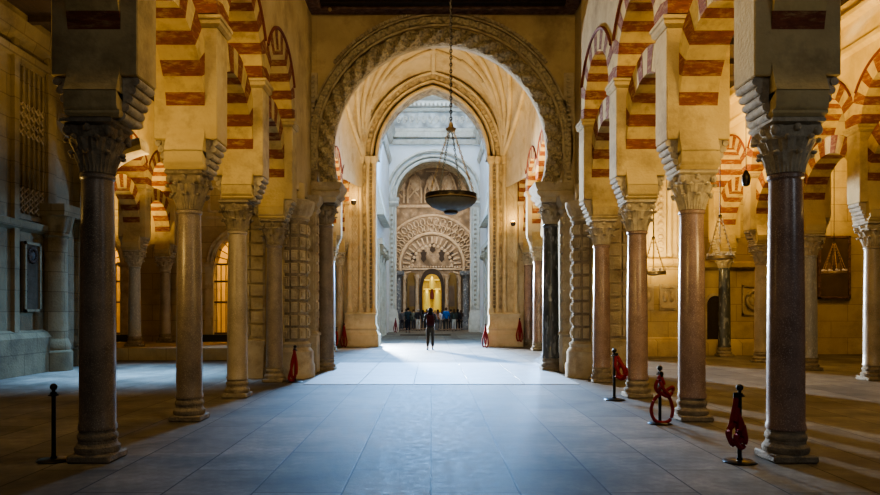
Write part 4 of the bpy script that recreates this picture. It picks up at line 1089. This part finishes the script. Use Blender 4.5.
    m.ball((0,.122,1.585), .017, 8, sz=1.5); m.ball((0,.105,1.545), .022, 8, sx=1.3, sy=.5, sz=.35); s['face'] = m.mesh('face_features', SKINM)
    return s
PK = {k: person_meshes(k) for k in ('back','phone','bag')}
HAIRC = {'black': pmat('black_hair', (.012,.010,.009)), 'brown': pmat('brown_hair', (.06,.035,.02)), 'grey': pmat('grey_hair', (.35,.34,.33)), 'fair': pmat('fair_hair', (.30,.20,.10)), 'cap': pmat('white_cap', (.7,.7,.7))}
_cm = {}
def cloth(c):
    if c not in _cm: _cm[c] = pmat('cloth', c)
    return _cm[c]
def setm(o, m):
    if not o.data.materials: o.data.materials.append(m)
    o.material_slots[0].link = 'OBJECT'; o.material_slots[0].material = m
def person(loc, rz, h, kind, top, legs, hair, label, long=False, bag=None, pack=None, group=None):
    ms = PK[kind]; s = h/1.74
    b = link('person', ms['body'], None, loc, rz, (s,s,s)); setm(b, SKINM); tag(b, label, 'person', group)
    for nm, c in (('jacket',top),('trousers',legs)):
        setm(link(nm, ms[nm], b), cloth(c))
    link('shoes', ms['shoe'], b); setm(link('hair', ms['hair_long' if long else 'hair'], b), HAIRC[hair]); setm(link('face_features', ms['face'], b), SKINM)
    if pack:
        m = MB(); m.bbox(-.15,.15,-.26,-.11,.98,1.42,.05); m.bbox(-.12,.12,-.30,-.24,1.02,1.22,.025)
        for sg in (-1,1): m.tube(smooth_pts([(sg*.10,-.14,1.40),(sg*.11,-.05,1.49),(sg*.12,.09,1.42),(sg*.13,.10,1.2),(sg*.14,-.05,1.05)],4), .018, 6)
        obj('backpack', m, cloth(pack), b)
    if bag:
        m = MB(); m.bbox(.17,.33,-.12,.12,.80,1.10,.04); m.tube(smooth_pts([(.25,-.08,1.09),(.19,-.06,1.3),(.12,-.0,1.49),(.2,.06,1.3),(.25,.08,1.09)],4), .014, 6)
        obj('shoulder_bag', m, cloth(bag), b)
    return b
person((-.03,28.0,0), 0.05, 1.72, 'bag', (.035,.032,.035), (.055,.053,.052), 'black', 'person with a dark maroon backpack and grey shoulder bag standing alone on the floor', long=True, bag=(.13,.14,.17), pack=(.045,.012,.018))
person((-1.62,49.5,0), .2, 1.78, 'phone', (.03,.045,.055), (.018,.022,.035), 'black', 'person in dark jacket and navy trousers standing apart at the left of the crowd', bag=(.05,.06,.05))
crowd = [
 (-2.25,54.6,.3,1.62,'back',(.10,.10,.11),(.03,.03,.04),'brown','person in grey top at the far left end of the crowd'),
 (-1.95,55.4,-.2,1.70,'phone',(.03,.03,.035),(.02,.02,.025),'black','person in black with raised arms near the left dark altar column'),
 (-1.35,54.2,.1,1.66,'back',(.14,.15,.13),(.05,.05,.06),'brown','person in olive grey coat behind the one standing apart'),
 (-.98,53.0,.3,1.70,'bag',(.035,.03,.035),(.48,.46,.44),'grey','person in dark jacket and pale trousers with grey hair'),
 (-.62,55.2,-.3,1.64,'phone',(.05,.05,.06),(.03,.03,.04),'black','person in charcoal coat just left of the backpack wearer'),
 (-.32,56.0,.2,1.72,'back',(.12,.05,.05),(.03,.03,.03),'brown','person in dull red top half hidden by the backpack wearer'),
 (.32,55.4,0,1.62,'phone',(.30,.13,.07),(.06,.05,.05),'fair','person in rust orange top right of the backpack wearer'),
 (.52,54.4,.3,1.68,'back',(.28,.14,.09),(.04,.04,.05),'brown','person in brown orange jacket facing the altar'),
 (.86,53.2,-.2,1.66,'bag',(.62,.58,.62),(.10,.09,.09),'brown','person in white top beside the bright blue jacket'),
 (1.14,52.8,.2,1.80,'back',(.02,.12,.40),(.05,.05,.05),'brown','person in a bright blue jacket in the crowd'),
 (1.55,54.8,-.1,1.66,'phone',(.05,.055,.06),(.04,.04,.045),'black','person in dark grey between blue jacket and pale trousers'),
 (1.74,52.9,.2,1.72,'bag',(.05,.065,.06),(.46,.46,.45),'brown','person in dark jacket and light grey trousers at the right of the crowd'),
 (2.08,54.4,-.3,1.70,'back',(.025,.025,.03),(.02,.02,.025),'black','person in black at the right end of the crowd'),
 (2.34,55.2,.2,1.62,'phone',(.07,.06,.06),(.03,.03,.03),'brown','person in brown next to the right dark altar column'),
 (0.05,56.2,.0,1.70,'phone',(.03,.03,.03),(.03,.03,.03),'black','person in black directly before the golden altarpiece'),
]
for c in crowd:
    person((c[0],c[1],0), c[2], c[3], c[4], c[5], c[6], c[7], c[8], long=(c[7] != 'grey' and int(c[0]*100) % 2 == 0), group='visitors before the altar')

# ------------------------------------------------------------------ light
def area(name, loc, target, size, power, color, sy=None, spread=None):
    l = bpy.data.lights.new(name, 'AREA'); l.energy = power; l.color = color; l.size = size
    if sy: l.shape = 'RECTANGLE'; l.size_y = sy
    if spread: l.spread = spread
    o = bpy.data.objects.new(name, l); COL.objects.link(o); o.location = loc
    d = Vector(target)-Vector(loc); o.rotation_euler = d.to_track_quat('-Z','Y').to_euler(); return o
def point(name, loc, power, color, r=.15):
    l = bpy.data.lights.new(name, 'POINT'); l.energy = power; l.color = color; l.shadow_soft_size = r
    o = bpy.data.objects.new(name, l); COL.objects.link(o); o.location = loc; return o
DAY = (.74,.86,1.0); SKYB = (.25,.55,1.0); WARM = (1.0,.66,.22); AMB = (1.0,.62,.20); SOFT = (1.0,.74,.36)
# daylight of the crossing
area('crossing_daylight', (.2,41,22.5), (.2,41,0), 6, 1500, DAY, 12)
area('crossing_window_light', (.2,46,17), (.2,15,-1), 4.5, 3500, SKYB, 4, spread=1.2)
area('left_transept_light', (-3.65,38.1,3.6), (6.0,15.5,0), .4, 2000, DAY, spread=1.0)
area('right_transept_light', (6.1,37.6,4.2), (-7,16,0), 1.0, 800, SKYB, spread=1.1)
area('left_aisle_blue_fill', (-7.2,17.2,8.4), (-7.2,17.4,0), 3.2, 430, SKYB, 3.2, spread=.75)  # added lamp turning the left aisle floor blue; the ceiling has no opening
area('altar_light', (.2,53.4,9.6), (.1,58,5), 3, 430, (1,.84,.64))
# warm uplights in the arcades
for (x, y, z, p) in ((7,9,5.2,160),(7,14.5,5.2,260),(7,20,4.6,420),(13.2,17,5,420),(13.2,22,4,360),(-7,9,5.2,120),(-7,15,5,170),(-7.5,21.5,5,220),(-12,24.5,4,330)):
    area('aisle_uplight', (x,y,z), (x,y,20), .7, p, WARM)
for (x, y, p) in ((-3.1,25,190),(3.3,25,260)): area('vault_uplight', (x,y,5.0), (x*.6,y+2,20), .5, p, (1.0,.66,.26))
area('vault_low_light', (.1,24.0,5.2), (.1,30.5,11), 1.0, 150, (1.0,.70,.32))
for g in gates: area('chapel_light', (g[0],GWY+1.2,6.8), (g[0],GWY+1.6,0), 1.2, 480, AMB)
for (x, z) in ((-3.3,6.45),(3.5,5.55)): point('spotlight_glow', (x,P2Y-.62,z), 22, AMB, .06)
# soft warm light washing down the nave and the aisles away from the camera
area('nave_soft_light', (.2,7.8,8.9), (.2,17,3.5), 4, 240, SOFT, 2)
area('right_aisle_wash', (6.6,7.9,7.4), (5.2,15,3.5), 2, 190, WARM)
area('right_arch_fill', (5.3,7.9,2.6), (3.9,11.2,6.4), .6, 60, WARM)  # this and the next two are unseen lamps added to brighten the soffits
area('left_arch_fill', (-5.1,7.9,2.6), (-3.6,11.2,6.4), .6, 50, WARM)
area('nave_arch_fill', (.2,7.9,2.4), (.2,13,8.5), .8, 60, WARM)
area('left_aisle_wash', (-6.4,7.9,7.4), (-5.0,15,3.5), 2, 150, WARM)
area('right_aisle_fill', (9.0,20.0,8.4), (9.2,23.0,0), 1.5, 240, WARM)  # unseen lamp added, like the next, to brighten the back of the right side
area('right_outer_fill', (13.4,19.5,8.4), (13.4,23,0), 1.5, 240, WARM)
area('buttress_uplight', (7.4,22.6,3.3), (7.6,25,7), 1.2, 170, WARM)
area('right_cool_fill', (7.5,1.0,4.5), (4.0,7.5,4.5), 1.5, 42, (.80,.90,1.0))  # added cool fill for the near right pier, no known source
area('rear_nave_fill', (.2,-2.5,6.5), (.2,8,2.5), 5, 75, (.95,.90,.80), 4)  # added fill behind the camera to lift the dark nave
w = bpy.data.worlds.new('world'); sc.world = w; w.use_nodes = True
w.node_tree.nodes['Background'].inputs[0].default_value = (.45,.46,.50,1); w.node_tree.nodes['Background'].inputs[1].default_value = .03

sc.view_settings.view_transform = 'AgX'
sc.view_settings.look = 'AgX - Medium High Contrast'
sc.view_settings.exposure = 0.15
sc.cycles.max_bounces = 8; sc.cycles.diffuse_bounces = 5; sc.cycles.glossy_bounces = 3
sc.cycles.use_denoising = True
sc.cycles.sample_clamp_indirect = 6
